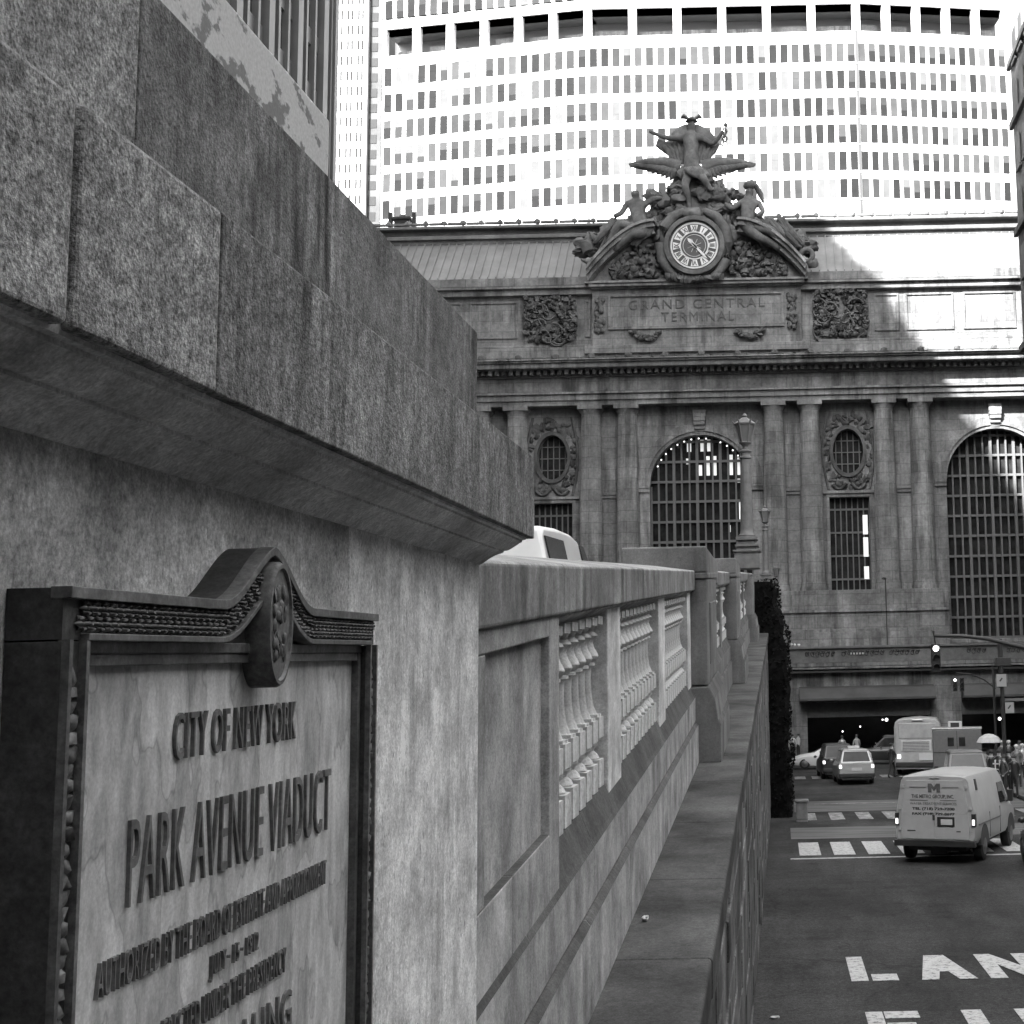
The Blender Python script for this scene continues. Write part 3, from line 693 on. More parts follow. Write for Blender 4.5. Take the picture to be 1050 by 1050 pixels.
for (p0, p1, nb_, wpb) in segs:
    A = Vector((p0[0], p0[1], 0)); B = Vector((p1[0], p1[1], 0)); D = B-A; Ln = D.length; D.normalize(); Nn = Vector((D.y, -D.x, 0))
    if Nn.y > 0: Nn = -Nn
    def q(mb, s0, s1, d0, d1, z0, z1):
        P = [A+D*s0+Nn*d0, A+D*s1+Nn*d0, A+D*s1+Nn*d1, A+D*s0+Nn*d1]
        mb.loft([[(p.x, p.y, z) for p in P] for z in (z0, z1)])
    allrows = sorted(rowz+uprows)
    # opaque core behind
    q(core, 0, Ln, -2.5, -.9, -8, mz0-.2); q(core, 0, Ln, -6, -5, mz0-.2, mz1+.2); q(core, 0, Ln, -2.5, -.9, mz1, uprows[-1]+2)
    q(core, 0, Ln, -6, -.05, mz0-.6, mz0-.05); q(core, 0, Ln, -6, -.05, mz1, mz1+.6)
    q(spand, 0, Ln, -.9, 0, -8, allrows[0]-WH)
    for i, zt_ in enumerate(allrows):
        nxt = allrows[i+1]-WH if i+1 < len(allrows) else zt_+1
        if abs(zt_-ztop1) < .01:
            q(spand, 0, Ln, -.9, 0, zt_, mz0); continue
        q(spand, 0, Ln, -.9, 0, zt_, nxt)
    q(spand, 0, Ln, -.9, .25, mz1, mz1+1.5)
    nwin_ = nb_*wpb; pw = Ln/nwin_
    for i in range(nwin_+1):
        s = i*pw
        for zt_ in allrows: q(piers, max(0, s-pw*.165), min(Ln, s+pw*.165), -.9, .02, zt_-WH, zt_)
    for k_ in range(nb_+1):
        s = k_*wpb*pw; q(piers, max(0, s-.62), min(Ln, s+.62), -.8, .12, mz0, mz1)
        if 0 < k_: 
            q(mechb, s-wpb*pw+.7, s-.7, -4.9, -3.4+random.uniform(-.3, .3), mz0, mz0+random.choice((1.9, 2.6, 2.3)))
    for zt_ in rowz[:8]: q(ledges, 0, Ln, 0, .14, zt_-WH-.35, zt_-WH-.2); 
    for i in range(nwin_):
        for zt_ in allrows:
            zb_ = zt_-WH; s0, s1 = (i+.18)*pw, (i+.84)*pw
            r = random.random(); m_ = random.choice((0, 0, 1, 1, 1, 2, 2, 3)) 
            own = indiv < 100 and nb_ == 6 and wpb == 4 and zt_ in rowz[1:6]
            mb = MB() if own else panes
            mb.k = m_
            sp = zb_+WH*random.choice((0, 0, .35, .6))
            q(mb, s0, s1, -.5, -.04, sp, zt_)
            if sp > zb_:
                mb.k = max(0, m_-2) if mb is panes else mb.k; q(mb, s0, s1, -.5, -.06, zb_, sp)
            if own: indiv += 1; single.append((mb, m_))
PM = [M['pane%d' % i] for i in range(4)]
for mb, m_ in single:
    o = wb(mb, 'window', PM, mt)
wb(panes, 'window', PM, mt)['kind'] = 'stuff'
wb(core, 'core_wall', M['midgrey'], mt); wb(spand, 'wall', M['precast'], mt); wb(piers, 'mullions', M['precast'], mt); wb(mechb, 'plant_floor_screen', M['limestone'], mt)
wb(ledges, 'sill_bands', M['precast'], mt)
mb = MB()
for x_, y_ in ((c0, Ym), (c1, Ym)): mb.box(x_-.22, x_+.22, y_-.08, y_+.2, 10, mz0)
wb(mb, 'corner_joint', M['iron'], mt)

# ============================================================ TERMINAL BUILDING
YF = 115.0
tb = empty('terminal_building', (atY(718.5, 500, YF).x, YF+5, ground(120)), 0, 0, 'monumental limestone railway terminal with great arched windows and paired columns', 'station')
def fX(x, Y=YF): return atY(x, 500, Y).x
def fZ(v, Y=YF): return atY(718.5, v, Y).z
def tbp(mb, name, mat, bevel=0, smooth=None, parent=tb):
    o = mb.build(name, mat, parent, bevel, smooth); o.matrix_parent_inverse = Matrix.Translation(-Vector(tb.location)) if parent is tb else Matrix.Identity(4); return o
def fbox(mb, x0, x1, v0, v1, Y0, Y1):                # photo columns/rows read on the front plane Y0
    return mb.box(fX(x0, Y0), fX(x1, Y0), Y0, Y1, fZ(v1, Y0), fZ(v0, Y0))
XL, XRt = 255.0, 1185.0
ARCH = [414.5, 718.5, 1022.5]
OV = [262.5, 566.5, 870.5, 1174.5]
S = 1/(fX(719)-fX(718)); 
# wall with its openings
GZ = ground(115)
outer = [(fX(XL), GZ), (fX(XRt+60), GZ), (fX(XRt+60), fZ(415)), (fX(XL), fZ(415))]
holes = []
RA = 52.0/S; zs = fZ(497)
for a_ in ARCH:
    cx = fX(a_); holes.append([(cx-RA, fZ(661)), (cx+RA, fZ(661))]+arc(cx, zs, RA, 0, 180, 32))
for a_ in OV[:3]:
    cx = fX(a_); holes.append(ellipse(cx, fZ(466), 15.5/S, 23/S)); holes.append(rect(cx-20.5/S, cx+20.5/S, fZ(621), fZ(513)))
tbp(facade_mesh([outer]+holes, YF, YF+1.3), 'front_wall', M['limestone'])
mb = MB(); mb.box(fX(XL)-2, fX(XRt+60), YF+12, YF+13, GZ, fZ(290)); tbp(mb, 'hall_back_wall', M['ribglass'])
mb = MB(); mb.box(fX(XL)-.5, fX(XL), YF, YF+45, GZ, fZ(300)); mb.box(fX(XL), fX(XRt+60), YF+.1, YF+45, fZ(404), fZ(402)); tbp(mb, 'side_wall', M['limestone'])
# arch windows
bulbs = MB()
for ai, a_ in enumerate(ARCH):
    cx = fX(a_); zb_ = fZ(661)
    mb = MB(); mb = facade_mesh([[(cx-RA-.1, zb_), (cx+RA+.1, zb_)]+arc(cx, zs, RA+.1, 0, 180, 32)], YF+1.15, YF+1.2)
    w_ = tbp(mb, 'arch_window', M['glass'])
    mb = MB(); n_ = 13
    for i in range(n_+1):
        x_ = cx-RA+2*RA*i/n_; d = abs(x_-cx); zt_ = zs+math.sqrt(max(0, RA*RA-d*d)); t_ = .07 if i % 3 else .12
        mb.box(x_-t_, x_+t_, YF+.75, YF+1.1, zb_, zt_)
    z = zb_+.1; k = 0
    while z < zs+RA-.3:
        hw = RA if z < zs else math.sqrt(RA*RA-(z-zs)**2)
        mb.box(cx-hw, cx+hw, YF+.82, YF+1.05, z-.10, z+.10); z += 1.72; k += 1
    tbp(mb, 'window_bars', M['bars'], 0, None, w_)
    mb = MB(); o_ = [(cx+(64/S)*math.cos(R(t)), zs+(64/S)*math.sin(R(t))) for t in range(0, 181, 5)]; i_ = [(cx+(RA-.05)*math.cos(R(t)), zs+(RA-.05)*math.sin(R(t))) for t in range(180, -1, -5)]
    me = facade_mesh([o_+i_], YF-.28, YF+.02)
    tbp(me, 'archivolt', M['limestone'], .06)
    o_ = [(cx+(59.5/S)*math.cos(R(t)), zs+(59.5/S)*math.sin(R(t))) for t in range(0, 181, 5)]; i_ = [(cx+(55/S)*math.cos(R(t)), zs+(55/S)*math.sin(R(t))) for t in range(180, -1, -5)]
    tbp(facade_mesh([o_+i_], YF-.42, YF-.27), 'archivolt_moulding', M['limestone'], .04)
    for sx in (-1, 1):
        mb = MB(); xa_, xb_ = sorted((cx+sx*RA, cx+sx*64/S)); mb.box(xa_, xb_, YF-.30, YF+.02, fZ(500), fZ(504)); mb.box(xa_, xb_, YF-.38, YF+.02, fZ(497), fZ(500)); mb.box(xa_+.1, xb_, YF-.12, YF+.02, fZ(661), fZ(504))
        tbp(mb, 'impost', M['limestone'], .03)
    mb = MB(); k0, k1 = fZ(443, YF-1), fZ(419, YF-1)
    for i in range(6):
        t = i/5; mb.box(cx-.42-.16*t, cx+.42+.16*t, YF-.35-.55*math.sin(t*2.6), YF, k0+(k1-k0)*i/6, k0+(k1-k0)*(i+1)/6)
    tbp(mb, 'keystone', M['limestone'], .05)
    mb = MB(); mb.box(cx-RA-.3, cx+RA+.3, YF-.15, YF+1.3, zb_-.35, zb_); tbp(mb, 'window_sill', M['limestone'], .04)
mb = MB()
for t in range(20, 161, 9):
    if random.random() < .9: mb.blob((fX(718.5)+(RA-.25)*math.cos(R(t)), YF+.5, zs+(RA-.25)*math.sin(R(t))), .075, 1, 0, 1)
tbp(mb, 'festoon_bulbs', M['bulb'])
# bright far windows of the hall seen through the centre arch
mb = MB()
for x0, x1, v0, v1 in ((704, 708.5, 452, 461), (718, 722, 449, 461), (725, 728.5, 449, 461), (703, 707, 468, 474), (716, 719.5, 475, 486), (724, 727.5, 466, 486), (730, 734.5, 466, 486), (748, 751.5, 465, 486), (756, 759, 468, 486), (756, 759.5, 490, 494), (757, 760, 512, 532), (746, 748, 538, 545)):
    mb.box(fX(x0), fX(x1), YF+1.10, YF+1.14, fZ(v1), fZ(v0))
tbp(mb, 'lit_panes', M['litwin'], 0, None, [o for o in bpy.data.objects if o.name.startswith('arch_window')][1])
# oval windows with carved surrounds, and tall rectangular windows
random.seed(31)
for k, a_ in enumerate(OV[:3]):
    cx = fX(a_); cz = fZ(466)
    w_ = tbp(facade_mesh([ellipse(cx, cz, 15.8/S, 23.3/S)], YF+.75, YF+.8), 'oval_window', M['glass'])
    mb = MB()
    for i in (-2, -1, 0, 1, 2): mb.box(cx+i*.5-.04, cx+i*.5+.04, YF+.6, YF+.72, cz-math.sqrt(1-(i*.5/1.3)**2)*1.9, cz+math.sqrt(1-(i*.5/1.3)**2)*1.9)
    for dz in (-1, 0, 1): mb.box(cx-1.2*(1 if not dz else .8), cx+1.2*(1 if not dz else .8), YF+.62, YF+.7, cz+dz-.04, cz+dz+.04)
    tbp(mb, 'window_bars', M['bars'], 0, None, w_)
    tbp(facade_mesh([ellipse(cx, cz, 19/S, 27/S), ellipse(cx, cz, 15.5/S, 23/S)], YF-.25, YF+.02), 'oval_frame', M['sculpture'], .05)
    mb = MB()
    for i in range(95):
        t = random.uniform(0, 2*math.pi); rr = random.uniform(1.02, 1.45); x_, z_ = cx+rr*20/S*math.cos(t), cz+rr*28/S*math.sin(t)
        if abs(x_-cx) > 26/S or z_ > fZ(423) or z_ < fZ(508): continue
        mb.blob((x_, YF-.02, z_), (random.uniform(.15, .35), random.uniform(.12, .3), random.uniform(.15, .4)), i, .4, 1)
    for sx in (-1, 1):
        mb.tube([(cx+sx*(20+6*math.sin(t*3))/S, YF-.1, fZ(425+80*t)) for t in [i/10 for i in range(11)]], .13, 6)
        mb.tube([(cx+sx*(.2+1.2*t), YF-.15, fZ(499+6*math.sin(t*3))) for t in [i/8 for i in range(9)]], .16, 6)
    tbp(mb, 'carved_surround', M['sculpture'], 0, 60)
    mb = MB(); fbox(mb, a_-27, a_+27, 506, 509, YF-.3, YF+.02); tbp(mb, 'carved_shelf', M['limestone'], .03)
    w_ = tbp(facade_mesh([rect(cx-21/S, cx+21/S, fZ(622), fZ(512))], YF+.8, YF+.85), 'tall_window', M['glass'])
    mb = MB()
    for i in range(8):
        x_ = cx-20.5/S+41/S*i/7; mb.box(x_-.05, x_+.05, YF+.6, YF+.78, fZ(621), fZ(513))
    for i in range(5): zz = fZ(621)+(fZ(513)-fZ(621))*i/4.5; mb.box(cx-20.5/S, cx+20.5/S, YF+.62, YF+.75, zz-.08, zz+.08)
    tbp(mb, 'window_bars', M['bars'], 0, None, w_)
    if k == 2:
        mb = MB()
        for v0, v1 in ((531, 551), (554, 574), (584, 597)): mb.box(fX(884), fX(889), YF+.56, YF+.59, fZ(v1), fZ(v0))
        tbp(mb, 'lit_panes', M['litwin'], 0, None, w_)
    tbp(facade_mesh([rect(cx-24/S, cx+24/S, fZ(625), fZ(509.5)), rect(cx-20.5/S, cx+20.5/S, fZ(621), fZ(513))], YF-.15, YF+.02), 'window_surround', M['limestone'], .03)
# columns
YCc = YF-.55
def column(px):
    cx = fX(px, YCc-.9); mb = MB(); zb_, zt_ = fZ(604, YCc-1), fZ(423, YCc-.9); n_ = 48; rings = []
    for i in range(13):
        t = i/12; r0 = (12.0-2.2*t**1.7)/S
        if i == 12: r0 = 9.6/S
        rings.append([(cx+(r0*(1-.035*(j % 2)))*math.cos(2*math.pi*j/n_), YCc+(r0*(1-.035*(j % 2)))*math.sin(2*math.pi*j/n_), zb_+(zt_-zb_)*t) for j in range(n_)])
    mb.loft(rings); c = tbp(mb, 'column', M['limestone'])
    mb = MB(); mb.lathe([(0, 0), (13.6/S, 0), (13.8/S, .25), (13/S, .4), (12.6/S, .6), (12.2/S, .75), (0, .75)], (cx, YCc, zb_-.35), 32); mb.box(cx-14.2/S, cx+14.2/S, YCc-14.2/S, YF, zb_-.8, zb_-.35)
    tbp(mb, 'column_base', M['limestone'], 0, 40, c)
    mb = MB(); mb.lathe([(0, 0), (9.9/S, 0), (10.1/S, .1), (9.9/S, .2), (10.2/S, .3), (12/S, .55), (12/S, .6), (0, .6)], (cx, YCc, zt_-.1), 32); mb.box(cx-12.6/S, cx+12.6/S, YCc-12.6/S, YF, zt_+.5, fZ(413, YF-1.4)+.01)
    tbp(mb, 'capital', M['limestone'], 0, 40, c)
    mb = MB(); mb.box(cx-10/S, cx+10/S, YF-.12, YF, zb_, zt_+.5); tbp(mb, 'pilaster', M['limestone'], .03, None, c)
for a_ in OV:
    for d in (-76, -38.3, 38.3, 76):
        if 290 < a_+d < XRt+20: column(a_+d)
# string course panels between columns
mb = MB()
for a_ in OV:
    for d in (-57, 57):
        x_ = a_+d
        if 280 < x_ < XRt: fbox(mb, x_-11, x_+11, 503, 505.5, YF-.25, YF+.02); fbox(mb, x_-10, x_+10, 506, 509, YF-.15, YF+.02)
tbp(mb, 'string_course', M['limestone'], .03)
# pedestal course beneath the columns
mb = MB()
edges_ = [XL]+[x for a_ in ARCH for x in (a_-54, a_+54)]+[XRt+60]
for i in range(0, len(edges_), 2):
    mb = MB()
    e0, e1 = edges_[i], edges_[i+1]
    fbox(mb, e0, e1, 608, 628, YF-1.9, YF+.01); fbox(mb, e0, e1, 628, 631, YF-2.15, YF+.01)
    fbox(mb, e0, e1, 631, 648, YF-1.95, YF+.01); fbox(mb, e0, e1, 648, 651, YF-2.3, YF+.01); fbox(mb, e0, e1, 651, 690, YF-2.4, YF+.01)
    tbp(mb, 'pedestal_course', M['limestone'], .04)
# entablature
mb = MB()
Y1 = YF-1.55
fbox(mb, XL, XRt+60, 407.5, 413, Y1, YF+.5); fbox(mb, XL, XRt+60, 401, 407.5, Y1-.18, YF+.5); fbox(mb, XL, XRt+60, 398.5, 401, Y1-.42, YF+.5)
tbp(mb, 'architrave', M['limestone'], .03)
mb = MB(); fbox(mb, XL, XRt+60, 384, 398.4, Y1, YF+.5); tbp(mb, 'frieze', M['limestone'])
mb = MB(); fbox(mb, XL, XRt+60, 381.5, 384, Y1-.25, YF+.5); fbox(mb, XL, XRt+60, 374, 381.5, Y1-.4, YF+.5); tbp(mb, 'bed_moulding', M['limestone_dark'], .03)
mb = MB(); x_ = XL
while x_ < XRt+30: fbox(mb, x_, x_+3.6, 374.5, 380.5, Y1-.95, Y1-.4); x_ += 7.2
tbp(mb, 'dentils', M['limestone'])
mb = MB(); fbox(mb, XL, XRt+60, 368.5, 374, Y1-1.7, YF+.5); fbox(mb, XL, XRt+60, 366, 368.4, Y1-1.95, YF+.5); fbox(mb, XL, XRt+60, 364.6, 366, Y1-2.15, YF+.5); tbp(mb, 'cornice', M['limestone'], .04)
mb = MB(); x_ = XL+10
while x_ < XRt+30:
    mb.blob((fX(x_, Y1-2.1), Y1-2.0, fZ(364, Y1-2)+.12), (.35, .2, .28), int(x_), .2, 1); x_ += 38
for x_ in range(int(XL), int(XRt+60), 12): mb.box(fX(x_), fX(x_+9), Y1-1.9, Y1-1.6, fZ(364.6, Y1-1.9), fZ(363, Y1-1.9))
tbp(mb, 'cresting', M['sculpture'])
# attic storey
YA_ = YF-.9
mb = MB(); fbox(mb, XL, XRt+60, 299, 364, YA_, YF+1.5); tbp(mb, 'attic_wall', M['limestone'])
mb = MB(); fbox(mb, XL, XRt+60, 353, 364, YA_-.5, YA_+.01); fbox(mb, XL, XRt+60, 350.5, 353, YA_-.35, YA_+.01)
for a_ in ARCH+[110]:
    for lo, hi in ((a_+118, a_+186),):
        pass
tbp(mb, 'attic_plinth', M['limestone'], .04)
mb = MB(); fbox(mb, XL, XRt+60, 292, 299, YA_-.55, YF+1.5); fbox(mb, XL, XRt+60, 289.5, 292, YA_-.9, YF+1.5); fbox(mb, XL, XRt+60, 281, 289.4, YA_-.3, YF+1.5); tbp(mb, 'attic_cornice', M['limestone'], .04)
for x0, x1 in ((480, 530), (440, 472), (600, 606), (902, 928), (935, 985), (995, 1050), (1058, 1110)):
    mb = MB()
    for a_, b_, c_, d_ in ((x0, x1, 305, 307), (x0, x1, 341, 343), (x0, x0+2, 307, 341), (x1-2, x1, 307, 341)): fbox(mb, a_, b_, c_, d_, YA_-.14, YA_+.01)
    tbp(mb, 'attic_panel', M['limestone'], .03)
# relief panels
random.seed(9)
for x0, x1 in ((537, 592), (838, 896)):
    mb = MB(); fbox(mb, x0, x1, 300, 352, YA_-.12, YA_+.01); r_ = tbp(mb, 'relief_panel', M['limestone'], .04)
    mb = MB(); cxp = (x0+x1)/2
    for i in range(230):
        t = random.uniform(0, 2*math.pi); rr = random.uniform(.2, 1.12)**.7
        x_, v_ = cxp+max(-25, min(25, 34*rr*math.cos(t))), 325+max(-22, min(22, 30*rr*math.sin(t)))
        mb.blob((fX(x_, YA_), YA_-.25, fZ(v_, YA_)), (random.uniform(.1, .36), random.uniform(.15, .5), random.uniform(.1, .36)), i, .45, 1)
    for i in range(14):
        x_, v_ = cxp+random.uniform(-22, 22), random.uniform(308, 345); a0 = random.uniform(0, 6)
        mb.tube([(fX(x_, YA_)+(.15+.12*t)*2*math.cos(a0+t), YA_-.5, fZ(v_, YA_)+(.15+.12*t)*2*math.sin(a0+t)) for t in [j*.35 for j in range(9)]], [.10]*9, 6)
    tbp(mb, 'relief_carving', M['sculpture'], 0, 60, r_)
# roof
mb = MB()
def roofpt(v, Y): return (Y, fZ(v, Y))
r0, r1 = roofpt(281, YF+.2), roofpt(245, YF+4.2)
mb.loft([[(x_, r0[0], r0[1]), (x_, r1[0], r1[1]), (x_, r1[0], r0[1]-.5), (x_, r0[0], r0[1]-.5)] for x_ in (fX(XL), fX(XRt+60))])
rf = tbp(mb, 'roof', M['seam_roof'])
mb = MB(); x_ = fX(XL)
while x_ < fX(XRt+55):
    mb.loft([[(x_+dx-.0, r0[0]-.0, r0[1]+.0), (x_+dx, r1[0], r1[1]), (x_+dx, r1[0]-.02, r1[1]+.14), (x_+dx, r0[0]-.02, r0[1]+.14)] for dx in (-.05, .05)]); x_ += .72
tbp(mb, 'roof_seams', M['seam_roof'], 0, None, rf)
mb = MB(); YR = YF+4.1
fbox(mb, XL, XRt+60, 240, 245.5, YR, YF+8); fbox(mb, XL, XRt+60, 236, 240, YR-.35, YF+8); fbox(mb, XL, XRt+60, 229, 236, YR+.3, YF+8); fbox(mb, XL, XRt+60, 226, 229, YR-.5, YF+8)
tbp(mb, 'ridge_cornice', M['limestone_dark'], .05)
mb = MB(); x_ = XL+4; k = 0
while x_ < XRt+40:
    X_ = fX(x_, YR); mb.blob((X_, YR-.3, fZ(224.5, YR)), (.28, .2, .3), k, .2, 1)
    mb.box(X_+.3, X_+1.9, YR-.35, YR-.05, fZ(226, YR), fZ(223.8, YR)); k += 1; x_ += 19.5
tbp(mb, 'ridge_cresting', M['limestone_dark'])
mb = MB(); mb.box(fX(XL), fX(XRt+60), YF+8, YF+40, GZ, fZ(232, YF+8)); tbp(mb, 'rear_block', M['limestone_dark'])
# rooftop vent at left
mb = MB(); X0 = fX(405, YR+4); zz = fZ(224, YR+4)
for px in (394, 419): mb.box(fX(px, YR+4), fX(px+4, YR+4), YR+4, YR+4.4, zz-.5, zz+1.25)
mb.box(fX(400, YR+4), fX(416, YR+4), YR+4, YR+5, zz-.5, zz+.55); mb.box(fX(398, YR+4), fX(418, YR+4), YR+3.8, YR+5.2, zz+.55, zz+.75); mb.lathe([(0, 0), (.5, 0), (.3, .35), (0, .4)], (fX(408, YR+4), YR+4.5, zz+.75), 10)
tag(mb.build('roof_vent', M['iron']), 'small dark vent between two posts on the left end of the roof', 'roof vent')

# ------------------------------------------------------------ inscription block and pediment
YP = YF-1.5
mb = MB(); fbox(mb, 608, 826, 292, 358, YP, YA_); tbp(mb, 'inscription_block', M['limestone'], .04)
mb = MB()
for a_, b_, c_, d_ in ((624, 808, 300, 302.5), (624, 808, 333, 336), (624, 627, 302.5, 333), (805, 808, 302.5, 333)): fbox(mb, a_, b_, c_, d_, YP-.18, YP+.01)
fbox(mb, 600, 834, 352, 360, YP-.25, YP+.01)
ip = tbp(mb, 'inscription_frame', M['limestone'], .03)
for s_, x0, x1, v0, v1 in (('GRAND CENTRAL', 646, 788, 306.5, 316), ('TERMINAL', 680, 756, 319.5, 329)):
    me = text_mesh(s_, fX(x1, YP)-fX(x0, YP), fZ(v0, YP)-fZ(v1, YP), .10, 1.25); mb = MB()
    mb.mesh_in(me, Matrix(((1, 0, 0, fX(x0, YP)), (0, 0, -1, YP-.02), (0, 1, 0, fZ(v1, YP)), (0, 0, 0, 1)))); tbp(mb, 'lettering', M['ink'])
random.seed(77)
for sx, c_ in ((-1, 616), (1, 816)):
    mb = MB()
    for i in range(34): mb.blob((fX(c_+random.uniform(-4, 4), YP), YP-.12, fZ(random.uniform(304, 338), YP)), (.22, .22, .26), i, .4, 1)
    tbp(mb, 'side_carving', M['sculpture'], 0, 60); mb = MB()
    for i in range(22): t = i/21; mb.blob((fX(718.5+sx*(68-28*t)+random.uniform(-1, 1), YP), YP-.3, fZ(340+7*math.sin(t*3.1)+random.uniform(-2, 2), YP)), (.3, .3, .22), i, .35, 1)
    tbp(mb, 'swags', M['sculpture'], 0, 60)
mb = MB(); fbox(mb, 604, 830, 288, 291.5, YP-.75, YA_); fbox(mb, 607, 827, 291.4, 294, YP-.4, YA_); fbox(mb, 600, 834, 285.5, 288, YP-.9, YA_); tbp(mb, 'pediment_base', M['limestone'], .04)
def pedcurve(sx, off):                                # curved half of the broken pediment in photo px
    pts = []
    for i in range(15):
        t = i/14; x_ = 112-70*t; v_ = 288-46*math.sin(t*math.pi/2)**.9-off
        pts.append((718.5+sx*x_, v_))
    return pts
for sx in (-1, 1):
    for o0, o1, d_ in ((-1.0, 4.5, 1.3), (4.5, 9, 1.75), (9, 11.5, 2.05)):
        a_ = pedcurve(sx, o0); b_ = pedcurve(sx, o1)
        rings = []
        for (x0, v0), (x1, v1) in zip(a_, b_):
            x1 = x1+sx*(v0-v1)*.55
            rings.append([(fX(x0, YP), YP-d_, fZ(v0, YP)), (fX(x1, YP), YP-d_, fZ(v1, YP)), (fX(x1, YP), YP+1.2, fZ(v1, YP)), (fX(x0, YP), YP+1.2, fZ(v0, YP))])
        mb = MB(); mb.loft(rings); tbp(mb, 'pediment_moulding', M['limestone'], .03)
poly = [(fX(x_, YP), fZ(v_, YP)) for x_, v_ in pedcurve(-1, 2)]+[(fX(x_, YP), fZ(v_, YP)) for x_, v_ in reversed(pedcurve(1, 2))]
tbp(facade_mesh([poly], YP-.05, YP+1.2), 'tympanum', M['limestone'])
random.seed(13)
for sx in (-1, 1):
    mb = MB()
    for i in range(120):
        x_ = random.uniform(22, 92); vmax = 284; vt = 288-46*math.sin((112-x_)/70*math.pi/2 if x_ > 42 else math.pi/2)**.9+3
        if vt > vmax-3: continue
        mb.blob((fX(718.5+sx*x_, YP), YP-.3, fZ(random.uniform(vt+4 if x_ > 35 else 268, vmax), YP)), (random.uniform(.15, .42), random.uniform(.2, .45), random.uniform(.15, .38)), i, .45, 1)
    tbp(mb, 'garlands', M['sculpture'], 0, 60)

# ------------------------------------------------------------ clock
YK = YP-1.3
ckx, ckz = atY(712, 252, YK).x, atY(712, 252, YK).z
ck = empty('clock', (ckx, YK, ckz), 0, 0, 'large round clock with pale numeral ring above the inscription', 'clock')
ck.scale = (.94, 1, .94)
def ckp(mb, name, mat, bevel=0, smooth=None, parent=ck): return mb.build(name, mat, parent, bevel, smooth)
def disc(mb, r0, r1, ya, yb, n=64):
    if r0 <= 0: return mb.lathe([(0, yb), (r1, yb), (r1, ya), (0, ya)], (0, 0, 0), n, 'y')
    rings = []
    for j in range(n+1):
        t = 2*math.pi*j/n; c_, s_ = math.cos(t), math.sin(t); rings.append([(r0*c_, ya, r0*s_), (r1*c_, ya, r1*s_), (r1*c_, yb, r1*s_), (r0*c_, yb, r0*s_)])
    return mb.loft(rings, False)
mb = MB(); disc(mb, 0, 34/S, 0, 1.3); disc(mb, 28/S, 33/S, -.35, 0); ckp(mb, 'clock_case', M['sculpture'], .05)
mb = MB(); disc(mb, 0, 27/S, -.05, 0.0); ckp(mb, 'dial', M['iron'])
mb = MB(); disc(mb, 24.2/S, 26/S, -.12, -.051); disc(mb, 14.6/S, 15.8/S, -.12, -.051); disc(mb, 12/S, 12.5/S, -.10, -.051)
for i in range(12):
    pass
for i in range(8):
    t = R(i*45+20); c_, s_ = math.cos(t), math.sin(t); mb.tube([(c_*2/S, -.08, s_*2/S), (c_*8/S, -.08, s_*8/S)], .022, 5)
ckp(mb, 'dial_ring', M['pale_stone'])
nums = ['XII', 'I', 'II', 'III', 'IIII', 'V', 'VI', 'VII', 'VIII', 'IX', 'X', 'XI']
for i, s_ in enumerate(nums):
    t = R(-30*i)
    hgt = 5.6/S; wd = {'I': .08, 'II': .2, 'III': .3, 'IIII': .38, 'V': .3, 'X': .3}.get(s_, .4)
    for kk, sc_ in ((0, 1), ):
        me = text_mesh(s_, wd, hgt, .03, 1.0, .03)
        mb = MB(); mt_ = Matrix.Rotation(-t, 4, 'Y')
        mb.mesh_in(me, mt_ @ Matrix(((1, 0, 0, -wd/2), (0, 0, -1, -.10), (0, 1, 0, 16.6/S), (0, 0, 0, 1)))); ckp(mb, 'numeral', M['plastic'])
mb = MB()
for i in range(12):
    t = R(90-30*i)
    for dt in (-11.5, 11.5):
        pass
    P = []
    for dr, dt in ((16, -8.5), (23.5, -10.5), (23.5, 10.5), (16, 8.5)): P.append((dr/S*math.cos(t+R(dt)), dr/S*math.sin(t+R(dt))))
    mb.loft([[(p[0], yy, p[1]) for p in P] for yy in (-.085, -.055)])
ckp(mb, 'numeral_plaques', M['white'])
def hand(name, ang, L, w_):
    t = R(90-ang); a_ = Vector((math.cos(t), 0, math.sin(t))); b_ = Vector((-a_.z, 0, a_.x)); P = [a_*-.35+b_*w_, a_*L*.7+b_*w_*1.6, a_*L, a_*L*.7-b_*w_*1.6, a_*-.35-b_*w_]
    mb = MB(); mb.loft([[(p.x, yy, p.z) for p in P] for yy in (-.19, -.14)]); ckp(mb, name, M['plate'])
hand('hour_hand', 318, 11/S, .10); hand('minute_hand', 138, 21/S, .07)

